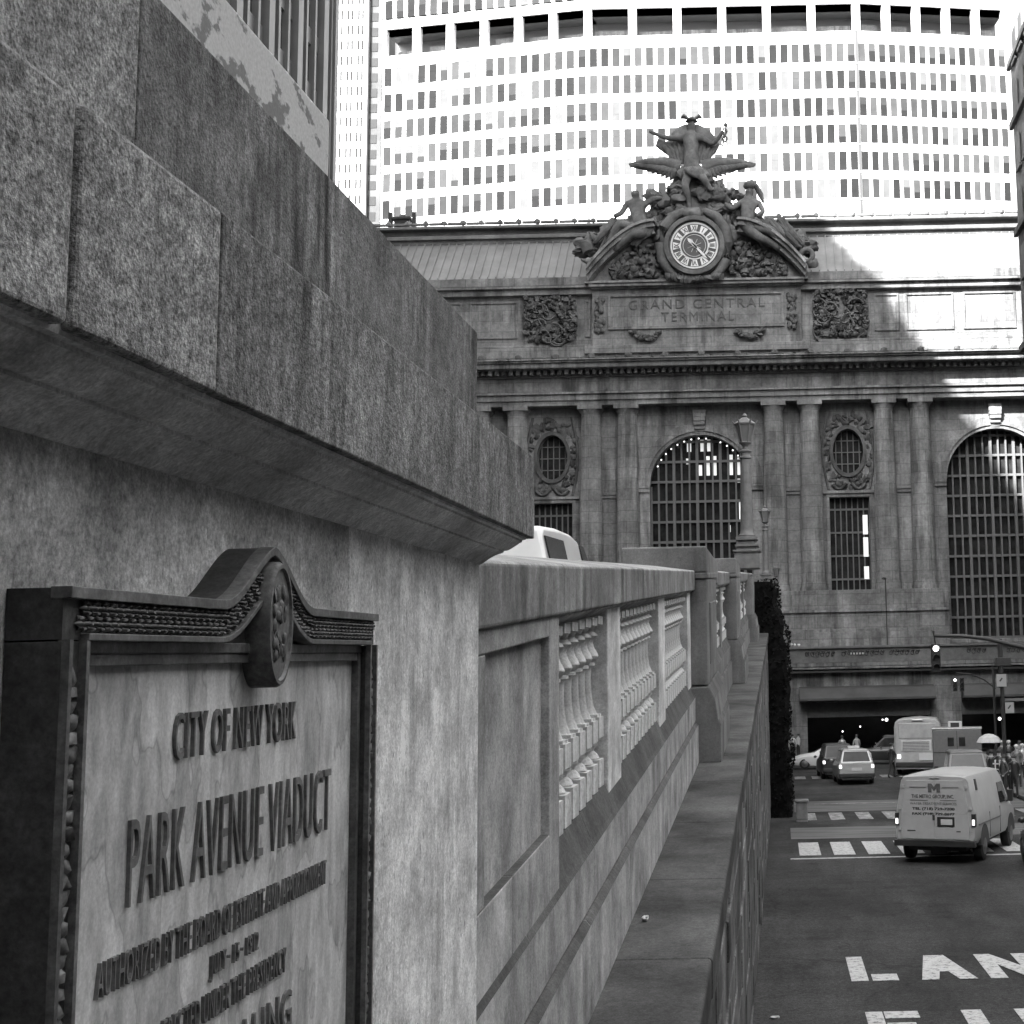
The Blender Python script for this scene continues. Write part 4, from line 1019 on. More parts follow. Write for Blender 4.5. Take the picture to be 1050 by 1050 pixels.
# ------------------------------------------------------------ sculpture group (generic classical figures)
YS = YP-.2
sg = empty('sculpture_group', (fX(711, YS), YS, fZ(286, YS)), 0, 0, 'stone sculpture group of winged standing figure and two reclining figures on the roofline', 'sculpture')
SC = atY(711, 200, YS)
def sp(px, v, dy=0.0):                                # point on the sculpture plane (px, v are true photo pixels), local to the group
    p = atY(px, v, YS+dy); return (p.x-sg.location.x, p.y-sg.location.y, p.z-sg.location.z)
def sgp(mb, name, smooth=60): return mb.build(name, M['sculpture'], sg, 0, smooth)
def figure(name, pts, edges, sub=2):
    nodes = [sp(x_, v_, d_)+(r_/S,) for x_, v_, d_, r_ in pts]
    me = skin_mesh(nodes, edges, sub); mb = MB(); mb.mesh_in(me); return mb
mb = MB()
f_ = figure('standing_figure', [(710, 172, -.6, 8), (709, 160, -.7, 6.8), (709, 148, -.7, 8.2), (709, 141, -.6, 7), (709, 135, -.5, 3), (709, 129, -.6, 4.6), (709, 124, -.6, 3.8),
    (698, 142, -.6, 3.6), (684, 141.5, -.7, 2.8), (670, 136.5, -.8, 2), (665, 134, -.9, 1.8),
    (720, 142, -.6, 3.6), (731, 148, -.7, 2.9), (738, 140, -.9, 2.1), (742, 134, -1, 2),
    (706, 178, -.6, 5.4), (702, 190, -.9, 4.4), (706, 203, -.5, 3.2), (707, 214, -.3, 2.2), (706, 218, -.8, 2.2),
    (715, 177, -.7, 5.4), (721, 182, -1.3, 4.6), (727, 192, -.9, 3.1), (731, 196, -1.1, 2.3)],
    [(0, 1), (1, 2), (2, 3), (3, 4), (4, 5), (5, 6), (3, 7), (7, 8), (8, 9), (9, 10), (3, 11), (11, 12), (12, 13), (13, 14), (0, 15), (15, 16), (16, 17), (17, 18), (18, 19), (0, 20), (20, 21), (21, 22), (22, 23)])
mf = sgp(f_, 'standing_figure')
mb = MB()
for sx in (-1, 1): mb.tube([sp(709+sx*3, 122, -.6), sp(709+sx*8, 119, -.5), sp(709+sx*11, 121, -.5)], [.12, .22, .05], 6)
mb.blob(sp(709, 122.5, -.6), (.40, .42, .2), 2, .05, 2); mb.blob(sp(709, 124.5, -.6), (.55, .55, .08), 2, .02, 2)
sgp(mb, 'winged_hat')
mb = MB(); mb.tube([sp(741, 150, -1), sp(743, 140, -1.1), sp(744, 130, -1.1)], .07, 6)
for sx in (-1, 1): mb.tube([sp(743+sx*(2.3*math.sin(t*1.7)), 146-t*4, -1.1) for t in [i*.4 for i in range(10)]], .09, 5)
mb.blob(sp(744, 128, -1.1), .2, 1, .1, 1); sgp(mb, 'staff')
random.seed(4)
mb = MB()   # billowing cloak behind the figure
prof_ = [(694, 131), (703, 127), (716, 127.5), (727, 133), (734, 141), (738, 149), (734, 157), (728, 163), (718, 168), (700, 168), (690, 163), (681, 157), (672, 150), (674, 143), (682, 145), (690, 143), (688, 137)]
rings = []
for d_, s_ in ((.9, .94), (.5, 1.0), (.1, 1.0), (-.15, .93)):
    rings.append([sp(708+(x_-708)*s_, 148+(v_-148)*s_, d_) for x_, v_ in prof_])
mb.loft(rings)
for i in range(12):
    t = i/11; x_ = 680+55*t; mb.tube([sp(x_, 142+abs(t-.5)*14, -.15), sp(708+(x_-708)*.8, 155, -.3), sp(708+(x_-708)*.6, 168, -.2)], [.16, .26, .14], 6)
sgp(mb, 'cloak')
mb = MB()   # drapery at the hips
for i in range(9): mb.tube([sp(702+i*2, 171+abs(i-4)*.4, -1.2), sp(706+i*1.8, 176, -1.35), sp(712+i*1.2, 181+i*.4, -1.2)], [.15, .24, .12], 6)
sgp(mb, 'drapery')
for sx, tipx, nm in ((-1, 645, 'wing'), (1, 775, 'wing')):   # eagle wings spread either side
    mb = MB(); n_ = 13; rootx = 709+sx*12
    for i in range(n_):
        t = i/(n_-1); xr = rootx+sx*(2+30*t); vr = 168-.5*t; L_ = (1-t)*13+5
        xt = xr+sx*(8+26*t*(1 if t < 1 else 1)); xt = tipx if i == n_-1 else min(max(xt, 646), 774); vt = 168+L_*.9*(1-t)+1
        mb.tube([sp(xr, vr, -.1), sp((xr+xt)/2, (vr+vt)/2+1, -.25), sp(xt, vt, -.1)], [.32, .42*(1-.5*t), .05], 6)
    mb.tube([sp(rootx, 172, 0), sp(rootx+sx*14, 166.5, -.2), sp(rootx+sx*36, 166.5, -.2), sp(tipx, 168, -.1)], [.7, .5, .34, .05], 8)
    sgp(mb, nm)
# rocky mount rising from the clock
mb = MB(); rings = []
for v_, hw, d_ in ((246, 33, 1.2), (236, 31, 1.1), (226, 27, 1.0), (214, 25, .9), (202, 27, .8), (192, 24, .7), (182, 20, .6), (174, 14, .5)):
    c0_ = 711; rings.append([sp(c0_+hw*math.cos(t), v_, -d_*.55*math.sin(t)+.35) for t in [2*math.pi*j/20 for j in range(20)]])
mb.loft(rings)
for i in range(70):
    v_ = random.uniform(176, 244); hw = 12+(v_-176)*.32+(10 if v_ > 190 else 0); x_ = 711+random.uniform(-1, 1)*hw
    if abs(x_-708) < 8 and v_ < 220: continue
    mb.blob(sp(x_, v_, -.35), (random.uniform(.25, .75), random.uniform(.25, .5), random.uniform(.2, .6)), i, .4, 2)
sgp(mb, 'mount')
# scroll frame round the clock
mb = MB()
for sx in (-1, 1):
    mb.tube([sp(712+sx*x_, v_, -.9) for x_, v_ in ((10, 216), (22, 222), (31, 234), (35, 250), (33, 266), (26, 278), (16, 285))], [.3, .45, .5, .5, .45, .4, .2], 8)
mb.blob(sp(709, 219, -.9), (.9, .5, .5), 3, .3, 2)
for i in range(16): t = i/15; mb.blob(sp(712-26+52*t, 283-3*math.sin(t*3.14)*-1, -1.0), (.35, .3, .35), i, .4, 1)
sgp(mb, 'scroll_frame')
# reclining figures
fl = figure('reclining_figure', [(660, 228, -.7, 8), (655, 219, -.6, 7), (652, 210, -.6, 7.5), (652, 204, -.6, 3), (651.5, 199, -.7, 5), (650.5, 195, -.7, 4),
    (643, 209, -.6, 3.4), (637, 219, -.8, 3), (629, 222, -1, 2.4), (662, 209, -.7, 3.4), (672, 203, -.7, 2.8), (682, 204, -.6, 2.3),
    (650, 234, -1, 6), (634, 229, -1.4, 5.2), (628, 243, -1.2, 4), (622, 256, -1, 3), (660, 240, -1.2, 6), (648, 240, -1.5, 5), (637, 249, -1.3, 3.6), (630, 258, -1.1, 2.6)],
    [(0, 1), (1, 2), (2, 3), (3, 4), (4, 5), (2, 6), (6, 7), (7, 8), (2, 9), (9, 10), (10, 11), (0, 12), (12, 13), (13, 14), (14, 15), (0, 16), (16, 17), (17, 18), (18, 19)])
sgp(fl, 'reclining_figure')
fr = figure('reclining_figure', [(763, 226, -.7, 8), (766, 217, -.6, 7.4), (768, 208, -.6, 7.6), (768, 202, -.6, 3), (768.5, 197, -.7, 5), (769, 192.5, -.7, 3.8),
    (778, 208, -.6, 3.4), (783, 217, -.9, 2.9), (776, 222, -1.1, 2.3), (759, 208, -.7, 3.4), (750, 215, -.8, 2.9), (743, 208, -.8, 2.3),
    (774, 232, -1.1, 6.4), (790, 236, -1.5, 5.6), (799, 244, -1.3, 4.2), (806, 252, -1, 3), (768, 236, -1.2, 6), (778, 243, -1.5, 5), (790, 249, -1.2, 3.8), (800, 256, -1, 2.8)],
    [(0, 1), (1, 2), (2, 3), (3, 4), (4, 5), (2, 6), (6, 7), (7, 8), (2, 9), (9, 10), (10, 11), (0, 12), (12, 13), (13, 14), (14, 15), (0, 16), (16, 17), (17, 18), (18, 19)])
sgp(fr, 'reclining_figure')
mb = MB(); mb.blob(sp(768, 190.5, -.7), (.5, .55, .4), 2, .1, 2); mb.tube([sp(765, 187, -.6), sp(770, 187, -.6), sp(776, 192, -.5), sp(780, 200, -.4), sp(783, 208, -.4)], [.1, .3, .22, .25, .08], 6); sgp(mb, 'helmet')
random.seed(8)   # robes, tools and heaped attributes along the pediment slopes
for sx in (-1, 1):
    mb = MB()
    for i in range(130):
        t = random.random(); x_ = 26+92*t; vc = 222+38*t
        mb.blob(sp(714+sx*x_, vc+random.uniform(-12, 2), random.uniform(.3, .9)), (random.uniform(.3, .85), random.uniform(.3, .6), random.uniform(.25, .6)), i, .4, 2)
    for i in range(16):
        x_ = 40+random.uniform(0, 50); mb.tube([sp(714+sx*x_, 222+random.uniform(0, 8), -.9), sp(714+sx*(x_+8), 234+random.uniform(0, 6), -1.1), sp(714+sx*(x_+20), 246+random.uniform(0, 8), -.8)], [.15, .3, .1], 6)
    for i in range(26):
        x_ = 12+random.uniform(0, 34); v_ = random.uniform(198, 232) if x_ > 26 else random.uniform(190, 215)
        mb.blob(sp(714+sx*x_, v_, .2), (random.uniform(.3, .8), .5, random.uniform(.3, .7)), i+40, .4, 2)
    sgp(mb, 'heaped_attributes')
mb = MB()
rings = []
for j in range(25):
    t = 2*math.pi*j/24; cc = Vector(sp(827, 262, -.6)); ring = []
    for k in range(8):
        u = 2*math.pi*k/8; rr = .52+.22*math.cos(u); ring.append((cc.x+rr*math.cos(t), cc.y+.22*math.sin(u), cc.z+rr*math.sin(t)))
    rings.append(ring)
mb.loft(rings, False); mb.tube([sp(798, 226, -.6), sp(806, 236, -.7), sp(822, 254, -.7)], [.25, .14, .1], 6); mb.blob(sp(833, 270, -.5), (.5, .4, .4), 3, .3, 2)
sgp(mb, 'wheel')
mb = MB(); mb.tube([sp(596, 266, -.4), sp(606, 270, -.5), sp(618, 268, -.5), sp(632, 258, -.4)], [.1, .35, .35, .15], 8)
mb.tube([sp(604, 258, -.3), sp(601, 250, -.3), sp(606, 243, -.2), sp(613, 246, -.2)], [.5, .6, .5, .3], 8); mb.tube([sp(612, 262, -.6), sp(625, 235, -.7), sp(632, 222, -.8)], .1, 6)
sgp(mb, 'anchor')

# ============================================================ ELEVATED TERRACE in front of the terminal
YT = 102.0
te = empty('elevated_terrace', (8, YT+5, ground(103)), 0, 0, 'stone elevated roadway wrapping the terminal front above dark street openings', 'roadway terrace')
def tX(px, Y=YT): return atY(px, 700, Y).x
def tZ(v, Y=YT): return atY(880, v, Y).z
def tep(mb, name, mat, bevel=0):
    o = mb.build(name, mat, te, bevel); o.matrix_parent_inverse = Matrix.Translation(-Vector(te.location)); return o
xl, xr = tX(330), tX(1300)
mb = MB(); mb.box(xl, xr, YT, YF, tZ(681), tZ(678)); tep(mb, 'roadway', M['asphalt'])
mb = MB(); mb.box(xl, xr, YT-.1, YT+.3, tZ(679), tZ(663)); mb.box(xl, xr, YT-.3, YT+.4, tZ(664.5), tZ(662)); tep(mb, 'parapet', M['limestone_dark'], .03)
mb = MB(); mb.box(xl, xr, YT-.35, YT+.2, tZ(683), tZ(679)); mb.box(xl, xr, YT-.6, YT+.2, tZ(685.5), tZ(683.5)); tep(mb, 'string_course', M['limestone'], .03)
mb = MB(); mb.box(xl, xr, YT-.8, YT+.2, tZ(689), tZ(687)); tep(mb, 'steel_beam', M['iron'])
piers_ = [(806, 827), (953, 985), (1128, 1160), (655, 700), (520, 560)]
mb = MB(); mb.box(xl, xr, YT-.1, YT+.6, tZ(720), tZ(689.5))
for a_, b_ in piers_: mb.box(tX(a_), tX(b_), YT-.1, YT+2, ground(YT)-.3, tZ(719))
tep(mb, 'pier_wall', M['limestone'], .04)
mb = MB()
for (a_, b_) in ((819, 957), (985, 1128), (700, 806), (560, 655)):
    P = [(YT-.12, tZ(703)), (YT-.12, tZ(719)), (YT-1.7, tZ(717)), (YT-1.7, tZ(714.5)), (YT-.9, tZ(705))]
    mb.loft([[(x_, y_, z_) for y_, z_ in P] for x_ in (tX(a_), tX(b_))])
tep(mb, 'canopy', M['precast_dark'], .03)
mb = MB()
for (a_, b_) in ((827, 953), (985, 1128)): mb.box(tX(a_), tX(b_), YT+.1, YT+.5, tZ(735), tZ(719.5))
tep(mb, 'lintel', M['limestone_dark'], .03)
mb = MB(); mb.box(xl, xr, YF-1.0, YF-.6, ground(YF)-.2, tZ(682)); tep(mb, 'back_wall', M['ribglass'])
mb = MB()
for x_, v_ in ((909, 738), (905, 738), (1025, 737), (864, 750), (882, 745)): mb.blob(tuple(atY(x_, v_, YT+4)), .13 if x_ > 906 else .06, 1, 0, 1)
tep(mb, 'shop_lamps', M['lamp_on'])
random.seed(2)     # ornate iron panels on the parapet
for a_, b_ in ((828, 858), (866, 880), (884, 910), (915, 945), (994, 1015), (1035, 1060)):
    x_ = tX(a_); mb = MB()
    while x_ < tX(b_):
        mb.tube([(x_+random.uniform(.06, .16)*math.cos(t), YT-.14, tZ(670)+random.uniform(.08, .24)*math.sin(t)) for t in [i*.9 for i in range(10)]], .03, 4)
        mb.blob((x_+.15, YT-.16, tZ(668)), (.05, .05, .09), int(x_*9), .3, 1); x_ += .38
    tep(mb, 'iron_ornament', M['iron'])
mb = MB()
for px in (812, 815, 819): mb.blob(tuple(atY(px, 661, YT+.1)), (.10, .1, .10), px, .4, 1)
for px in range(872, 886, 3): mb.box(atY(px, 670, YT).x, atY(px+1.2, 670, YT).x, YT-.24, YT-.2, tZ(671), tZ(669))
tep(mb, 'parapet_finials', M['pale_stone'])
# thin mast on the terrace
mb = MB(); p = atY(910, 662, YT+3); q_ = atY(910.5, 593, YT+3); mb.tube([tuple(p), (p.x, p.y, q_.z)], .045, 8); mb.blob((p.x-.1, p.y, q_.z), (.22, .12, .10), 2, .1, 1)
tag(mb.build('camera_mast', M['iron']), 'thin dark mast rising from the terrace in front of the terminal wall', 'mast')
# ============================================================ LAMP POSTS on the viaduct
def lamp_post(label):
    e = empty('lamp_post', (0, 0, 0), 0, 0, label, 'street lamp', 'ornate lamp posts along the viaduct')
    mb = MB()
    def sq(w_, z0, z1): mb.box(-w_, w_, -w_, w_, z0, z1)
    sq(.38, 0, .42); sq(.36, .42, .5); sq(.42, .5, .56); sq(.30, .56, .66); sq(.36, .66, .72); sq(.26, .72, .86); sq(.33, .86, .96)
    mb.build('pedestal', M['lamp_iron'], e, .01)
    mb = MB(); mb.lathe([(0, .96), (.25, .96), (.26, 1.02), (.2, 1.08), (.185, 1.2), (.175, 2.0), (.15, 3.1), (.14, 3.35), (.19, 3.38), (.19, 3.42), (.15, 3.45), (.15, 3.55), (.2, 3.58), (.2, 3.62), (.08, 3.66), (.07, 3.74), (.12, 3.80), (.2, 3.86), (.0, 3.87)], (0, 0, 0), 20)
    for j in range(10):
        t = j*math.pi/5; mb.tube([(.18*math.cos(t), .18*math.sin(t), 1.2), (.148*math.cos(t), .148*math.sin(t), 3.1)], .012, 4)
    mb.build('post', M['lamp_iron'], e, 0, 40)
    mb = MB()
    for j in range(6):
        t = j*math.pi/3; c_, s_ = math.cos(t), math.sin(t)
        mb.tube([(.17*c_, .17*s_, 3.86), (.31*c_, .31*s_, 4.42)], .018, 5); mb.tube([(.31*c_, .31*s_, 4.42), (.35*c_, .35*s_, 4.50), (.40*c_, .40*s_, 4.56)], [.02, .03, .01], 5)
    mb.lathe([(0, 4.42), (.33, 4.42), (.34, 4.46), (.24, 4.53), (.15, 4.60), (.10, 4.63), (.06, 4.66), (.09, 4.70), (.04, 4.76), (0, 4.80)], (0, 0, 0), 6); mb.lathe([(0, 3.85), (.2, 3.85), (.18, 3.9), (0, 3.9)], (0, 0, 0), 6)
    l_ = mb.build('lantern', M['lamp_iron'], e)
    mb = MB(); mb.lathe([(0, 3.9), (.155, 3.9), (.29, 4.42), (0, 4.42)], (0, 0, 0), 6); mb.build('lantern_glass', M['lampglass'], l_)
    return e
l1 = lamp_post('nearest and tallest ornate lamp post with a lantern on the viaduct parapet'); l1.location = (-.97, 43.0, ramp(43)+.20); l1.scale = (1.04,)*3
l2 = copy_tree(l1); l2.scale = (1,)*3; l2.location = (gX(789.5, 76)+.02, 76, ramp(76)+.30); l2['label'] = 'middle lamp post, smaller, just beyond the dark end pier'
l3 = copy_tree(l1); l3.scale = (1,)*3; p = atY(796, 588, 108); l3.location = (p.x, 108.5, atY(796, 578, 108).z-4.8); l3['label'] = 'farthest lamp post, only its lantern showing low beside the middle one'
mb = MB(); mb.box(l2.location.x-.5, l2.location.x+.4, 75.4, 76.6, ramp(76)-1.2, ramp(76)+.30); tag(mb.build('stone_pedestal', M['limestone_dark'], bevel=.03), 'stone block carrying the middle lamp post', 'pedestal')

# ============================================================ VEHICLES
def wheel(e, x, y, r=.33, w_=.22, side=1):
    mb = MB(); mb.lathe([(0, -w_/2), (r*.82, -w_/2), (r*.97, -w_/2+.02), (r, -w_/2+.05), (r, w_/2-.05), (r*.97, w_/2-.02), (r*.82, w_/2), (0, w_/2)], (0, 0, 0), 28, 'x')
    t = mb.build('wheel', M['rubber'], e, 0, 40); t.location = (x, y, r)
    mb = MB(); s_ = side; mb.lathe([(0, 0), (r*.62, 0), (r*.62, .012), (r*.5, .018), (r*.2, .05), (0, .05)] if s_ > 0 else [(0, -.05), (r*.2, -.05), (r*.5, -.018), (r*.62, -.012), (r*.62, 0), (0, 0)], (s_*w_/2, 0, 0), 20, 'x')
    mb.build('hub_cap', M['hub'], t, 0, 40)
def section(hw, zb, zs, zt, hr, rr=.12):
    """body cross-section: half width hw at shoulder zs, roof half width hr at zt"""
    P = [(-hw*.93, zb), (-hw*.99, zb+.12), (-hw, zs-.15), (-hw*.985, zs), (-hr-.02, zt-rr), (-hr+rr*.35, zt-rr*.3), (-hr+rr*1.4, zt-.01), (0, zt+.02)]
    return P+[(-x, z) for x, z in reversed(P[:-1])]
def body(e, name, sts, mat, smooth=35):
    mb = MB(); mb.loft([[(x, y, z) for x, z in section(hw, zb, zs, zt, hr, rr)] for (y, hw, zb, zs, zt, hr, rr) in sts]); return mb.build(name, mat, e, 0, smooth)
def place(e, x, y, rz):
    e.location = (x, y, ground(y)+.012); e.rotation_euler = (math.atan(GS) if y < 94 else 0, 0, rz)
    if abs(rz) > 1.2: e.rotation_euler = (0, -math.atan(GS)*math.copysign(1, rz) if y < 90 else 0, rz)
def quad_panel(mb, P, off):                           # a thin panel from four points pushed along its normal
    P = [Vector(p) for p in P]; n_ = (P[1]-P[0]).cross(P[2]-P[0]).normalized()*off
    mb.loft([[tuple(p-n_*.3) for p in P], [tuple(p+n_) for p in P]])
def car(label, cat, paint, kind='suv', L=4.6, W=1.78, H=1.65, sign=False, group=None, tail='tail'):
    e = empty({'suv': 'sport_utility_car', 'sedan': 'sedan_car', 'minivan': 'minivan'}[kind], (0, 0, 0), 0, 0, label, cat, group); hw = W/2; zs = .98 if kind != 'sedan' else .90
    if kind == 'sedan': low = [(0, hw*.88, .30, .78, .86, hw*.80, .05), (.12, hw*.95, .22, .82, .98, hw*.86, .06), (.95, hw, .20, .84, 1.02, hw*.88, .06), (3.3, hw, .20, .82, .98, hw*.88, .06), (L-.6, hw*.97, .22, .7, .84, hw*.82, .06), (L-.08, hw*.88, .28, .55, .66, hw*.76, .05), (L, hw*.8, .34, .5, .58, hw*.7, .04)]
    else: low = [(0, hw*.90, .36, .9, 1.0, hw*.9, .04), (.1, hw*.97, .28, .95, 1.04, hw*.92, .05), (.6, hw, .26, .96, 1.06, hw*.92, .05), (3.2, hw, .26, .92, 1.04, hw*.9, .05), (L-.5, hw*.97, .26, .8, .95, hw*.84, .06), (L-.05, hw*.9, .3, .62, .75, hw*.8, .05), (L, hw*.82, .36, .55, .66, hw*.74, .04)]
    body(e, 'body', low, paint)
    if kind == 'sedan': yb0, yb1, yf0, yf1, zb_ = .75, 1.45, 2.75, 3.55, .96
    else: yb0, yb1, yf0, yf1, zb_ = .06, .38, 2.75, 3.6, 1.02
    hr = hw*.70
    A = [(-hw*.88, yb0, zb_), (hw*.88, yb0, zb_), (hw*.86, yf1, zb_-.03), (-hw*.86, yf1, zb_-.03)]; B = [(-hr, yb1, H-.05), (hr, yb1, H-.05), (hr, yf0, H-.05), (-hr, yf0, H-.05)]
    mb = MB(); mb.loft([A, B]); g = mb.build('cabin', paint, e, .03)
    def lerp(a_, b_, t): return tuple(a_[i]+(b_[i]-a_[i])*t for i in range(3))
    def pane(i, j, t0, t1, s0, s1, nm):
        a_, b_, c_, d_ = A[i], A[j], B[j], B[i]
        P = [lerp(lerp(a_, b_, s), lerp(d_, c_, s), t) for s, t in ((s0, t0), (s1, t0), (s1, t1), (s0, t1))]
        m_ = MB(); quad_panel(m_, P, .012); m_.build(nm, M['glass'], g)
    pane(0, 1, .12, .90, .07, .93, 'rear_window'); pane(2, 3, .08, .92, .06, .94, 'windscreen')
    for (i, j) in ((1, 2), (3, 0)):
        for s0, s1 in ((.05, .34), (.37, .64), (.67, .93)) if kind != 'sedan' else ((.10, .5), (.53, .92)): pane(i, j, .12, .86, s0, s1, 'side_window')
    mb = MB(); mb.loft([[(-hr-.02, yb1-.05, H-.06), (hr+.02, yb1-.05, H-.06), (hr+.02, yf0+.04, H-.06), (-hr-.02, yf0+.04, H-.06)], [(-hr+.08, yb1+.06, H), (hr-.08, yb1+.06, H), (hr-.08, yf0-.1, H), (-hr+.08, yf0-.1, H)]]); mb.build('roof', paint, e, .02)
    mb = MB(); mb.box(-hw*.95, hw*.95, -.07, .12, .34, .54); mb.box(-hw*.8, hw*.8, -.02, .3, .22, .34); mb.build('rear_bumper', M['plastic'] if kind != 'sedan' else paint, e, .03)
    mb = MB(); mb.box(-hw*.88, hw*.88, L-.12, L+.06, .32, .5); mb.build('front_bumper', M['plastic'] if kind != 'sedan' else paint, e, .03)
    zt_ = .92 if kind != 'sedan' else .70
    for sx in (-1, 1):
        mb = MB(); mb.box(sx*hw*.80, sx*hw*.93, -.035, .10, zt_-.14, zt_+.02); mb.build('tail_lamp', M[tail], e, .01)
        mb = MB(); mb.box(sx*hw*.55, sx*hw*.86, L-.14, L+.01, .56, .68); mb.build('headlight', M['chrome'], e, .01)
        mb = MB(); mb.blob((sx*(hw+.1), 3.05, 1.06), (.11, .06, .08), 1, 0, 1); mb.build('wing_mirror', paint, e, 0, 60)
        for y in (.85, L-.85):
            wheel(e, sx*(hw-.13), y, .33, .22, sx)
    mb = MB(); mb.box(-.25, .25, -.03, .02, .66 if kind != 'sedan' else .56, .80 if kind != 'sedan' else .70); mb.build('licence_plate', M['plate'], e)
    return e

# ---- the white delivery van in the right lane
v = empty('delivery_van', (0, 0, 0), 0, 0, 'white delivery van seen from behind with dark lettering on its rear doors', 'van')
hw, H, L = 1.0, 2.08, 5.3
P_ = M['whitegrey']
secs = [(0.0, .965, .50, 1.12, 2.02, .80, .12), (.05, .985, .46, 1.12, 2.06, .815, .14), (1.0, 1.0, .44, 1.12, 2.08, .83, .14), (3.6, 1.0, .44, 1.12, 2.08, .83, .14), (3.9, 1.0, .44, 1.12, 2.02, .80, .14), (4.42, .99, .44, 1.12, 1.32, .80, .1), (4.5, .98, .44, 1.1, 1.20, .84, .08), (5.05, .96, .46, .95, 1.08, .82, .08), (5.22, .90, .5, .85, .95, .78, .06)]
body(v, 'body', secs, P_, 30)
def vp(mb, nm, m_, par=v, bevel=0): return mb.build(nm, m_, par, bevel)
# rear doors: slightly proud panels following the slanted sides
def dquad(mb, x0b, x0t, x1b, x1t, z0, z1, y0=-.025, y1=.02): mb.loft([[(x0b, y0, z0), (x1b, y0, z0), (x1t, y0, z1), (x0t, y0, z1)], [(x0b, y1, z0), (x1b, y1, z0), (x1t, y1, z1), (x0t, y1, z1)]])
for sx in (-1, 1):
    mb = MB(); a_, b_ = (-.83, -.004) if sx < 0 else (.004, .83); at_, bt_ = (-.70, -.004) if sx < 0 else (.004, .70)
    dquad(mb, a_, a_, b_, b_, .56, 1.15); 
    mb.loft([[(a_, -.025, 1.15), (b_, -.025, 1.15), (bt_, -.02, 1.93), (at_, -.02, 1.93)], [(a_, .02, 1.15), (b_, .02, 1.15), (bt_, .02, 1.93), (at_, .02, 1.93)]])
    d_ = vp(mb, 'rear_door', P_, v, .008)
    mb = MB()
    for z in (.75, 1.25, 1.75): mb.box(sx*(.84 if z < 1.2 else .84-.16*(z-1.15)), sx*(.90 if z < 1.2 else .90-.16*(z-1.15)), -.035, .0, z, z+.07)
    vp(mb, 'hinges', P_, d_)
    mb = MB(); mb.box(sx*.885, sx*.985, -.03, .10, .86, 1.16); tl = vp(mb, 'tail_lamp', M['plastic'], v, .01)
    mb = MB(); mb.box(sx*.905, sx*.965, -.042, .0, .90, 1.03); vp(mb, 'lamp_lens', M['tail'], tl, .01)
    for y in (.95, 4.35): wheel(v, sx*.86, y, .37, .24, sx)
    mb = MB(); mb.box(sx*1.02, sx*1.16, 3.82, 3.92, 1.2, 1.5); mb.tube([(sx*.98, 3.85, 1.2), (sx*1.08, 3.86, 1.24)], .03, 6); vp(mb, 'wing_mirror', M['plastic'], v, .02)
    mb = MB(); xs_ = lambda z: sx*(1.0-.17*(z-1.12)/.9+.012)
    for y0, y1, z0, z1 in ((3.05, 3.75, 1.22, 1.72),):
        mb.loft([[(xs_(z0), y0, z0), (xs_(z0), y1+.25, z0), (xs_(z1), y1-.02, z1), (xs_(z1), y0, z1)], [(xs_(z0)-sx*.03, y0, z0), (xs_(z0)-sx*.03, y1+.25, z0), (xs_(z1)-sx*.03, y1-.02, z1), (xs_(z1)-sx*.03, y0, z1)]])
    vp(mb, 'side_window', M['glass'])
    mb = MB(); mb.loft([[(xs_(1.68), .55, 1.68), (xs_(1.68), .72, 1.68), (xs_(1.94), .72, 1.94), (xs_(1.94), .55, 1.94)], [(xs_(1.68)-sx*.03, .55, 1.68), (xs_(1.68)-sx*.03, .72, 1.68), (xs_(1.94)-sx*.03, .72, 1.94), (xs_(1.94)-sx*.03, .55, 1.94)]]); vp(mb, 'side_vent', M['plastic'])
    mb = MB(); mb.box(sx*.985, sx*1.008, .3, 3.0, .88, .91); mb.box(sx*.985, sx*1.006, 1.6, 1.62, .5, 1.1); mb.box(sx*.985, sx*1.006, 2.9, 2.92, .5, 1.15); vp(mb, 'side_trim', M['midgrey'])
    mb = MB()
    for y in (.95, 4.35):
        o_ = [(y+.47*math.cos(R(t)), .40+.47*math.sin(R(t))) for t in range(0, 181, 12)]
        mb.loft([[(sx*.90, a_, b_) for a_, b_ in o_], [(sx*1.003, a_, b_) for a_, b_ in o_]])
    vp(mb, 'wheel_arch', M['plastic'])
mb = MB(); mb.box(-.98, .98, -.16, .06, .40, .54); mb.box(-.5, .5, -.18, -.15, .53, .545); vp(mb, 'rear_bumper', M['plastic'], v, .03)
mb = MB(); mb.box(-.92, .92, 5.1, 5.3, .42, .6); vp(mb, 'front_bumper', M['plastic'], v, .03)
mb = MB(); mb.loft([[(-.8, 3.93, 1.98), (.8, 3.93, 1.98), (.86, 4.45, 1.28), (-.86, 4.45, 1.28)], [(-.8, 3.97, 2.0), (.8, 3.97, 2.0), (.86, 4.49, 1.3), (-.86, 4.49, 1.3)]]); vp(mb, 'windscreen', M['glass'])
mb = MB(); mb.box(-.7, .7, .15, 4.2, .28, .46); mb.box(-.15, .25, .1, .5, .22, .36); mb.tube([(-.9, .97, .37), (.9, .97, .37)], .06, 8); vp(mb, 'underbody', M['plastic'])
mb = MB(); mb.box(.06, .48, -.045, -.02, .86, 1.08); pl = vp(mb, 'plate_recess', M['plastic'], v, .01)
mb = MB(); mb.box(.15, .43, -.055, -.044, .90, 1.03); vp(mb, 'licence_plate', M['plate'], pl, .005)
mb = MB(); mb.box(-.13, .13, -.02, .04, 1.965, 2.0); vp(mb, 'brake_lamp', M['chrome'], v, .01)
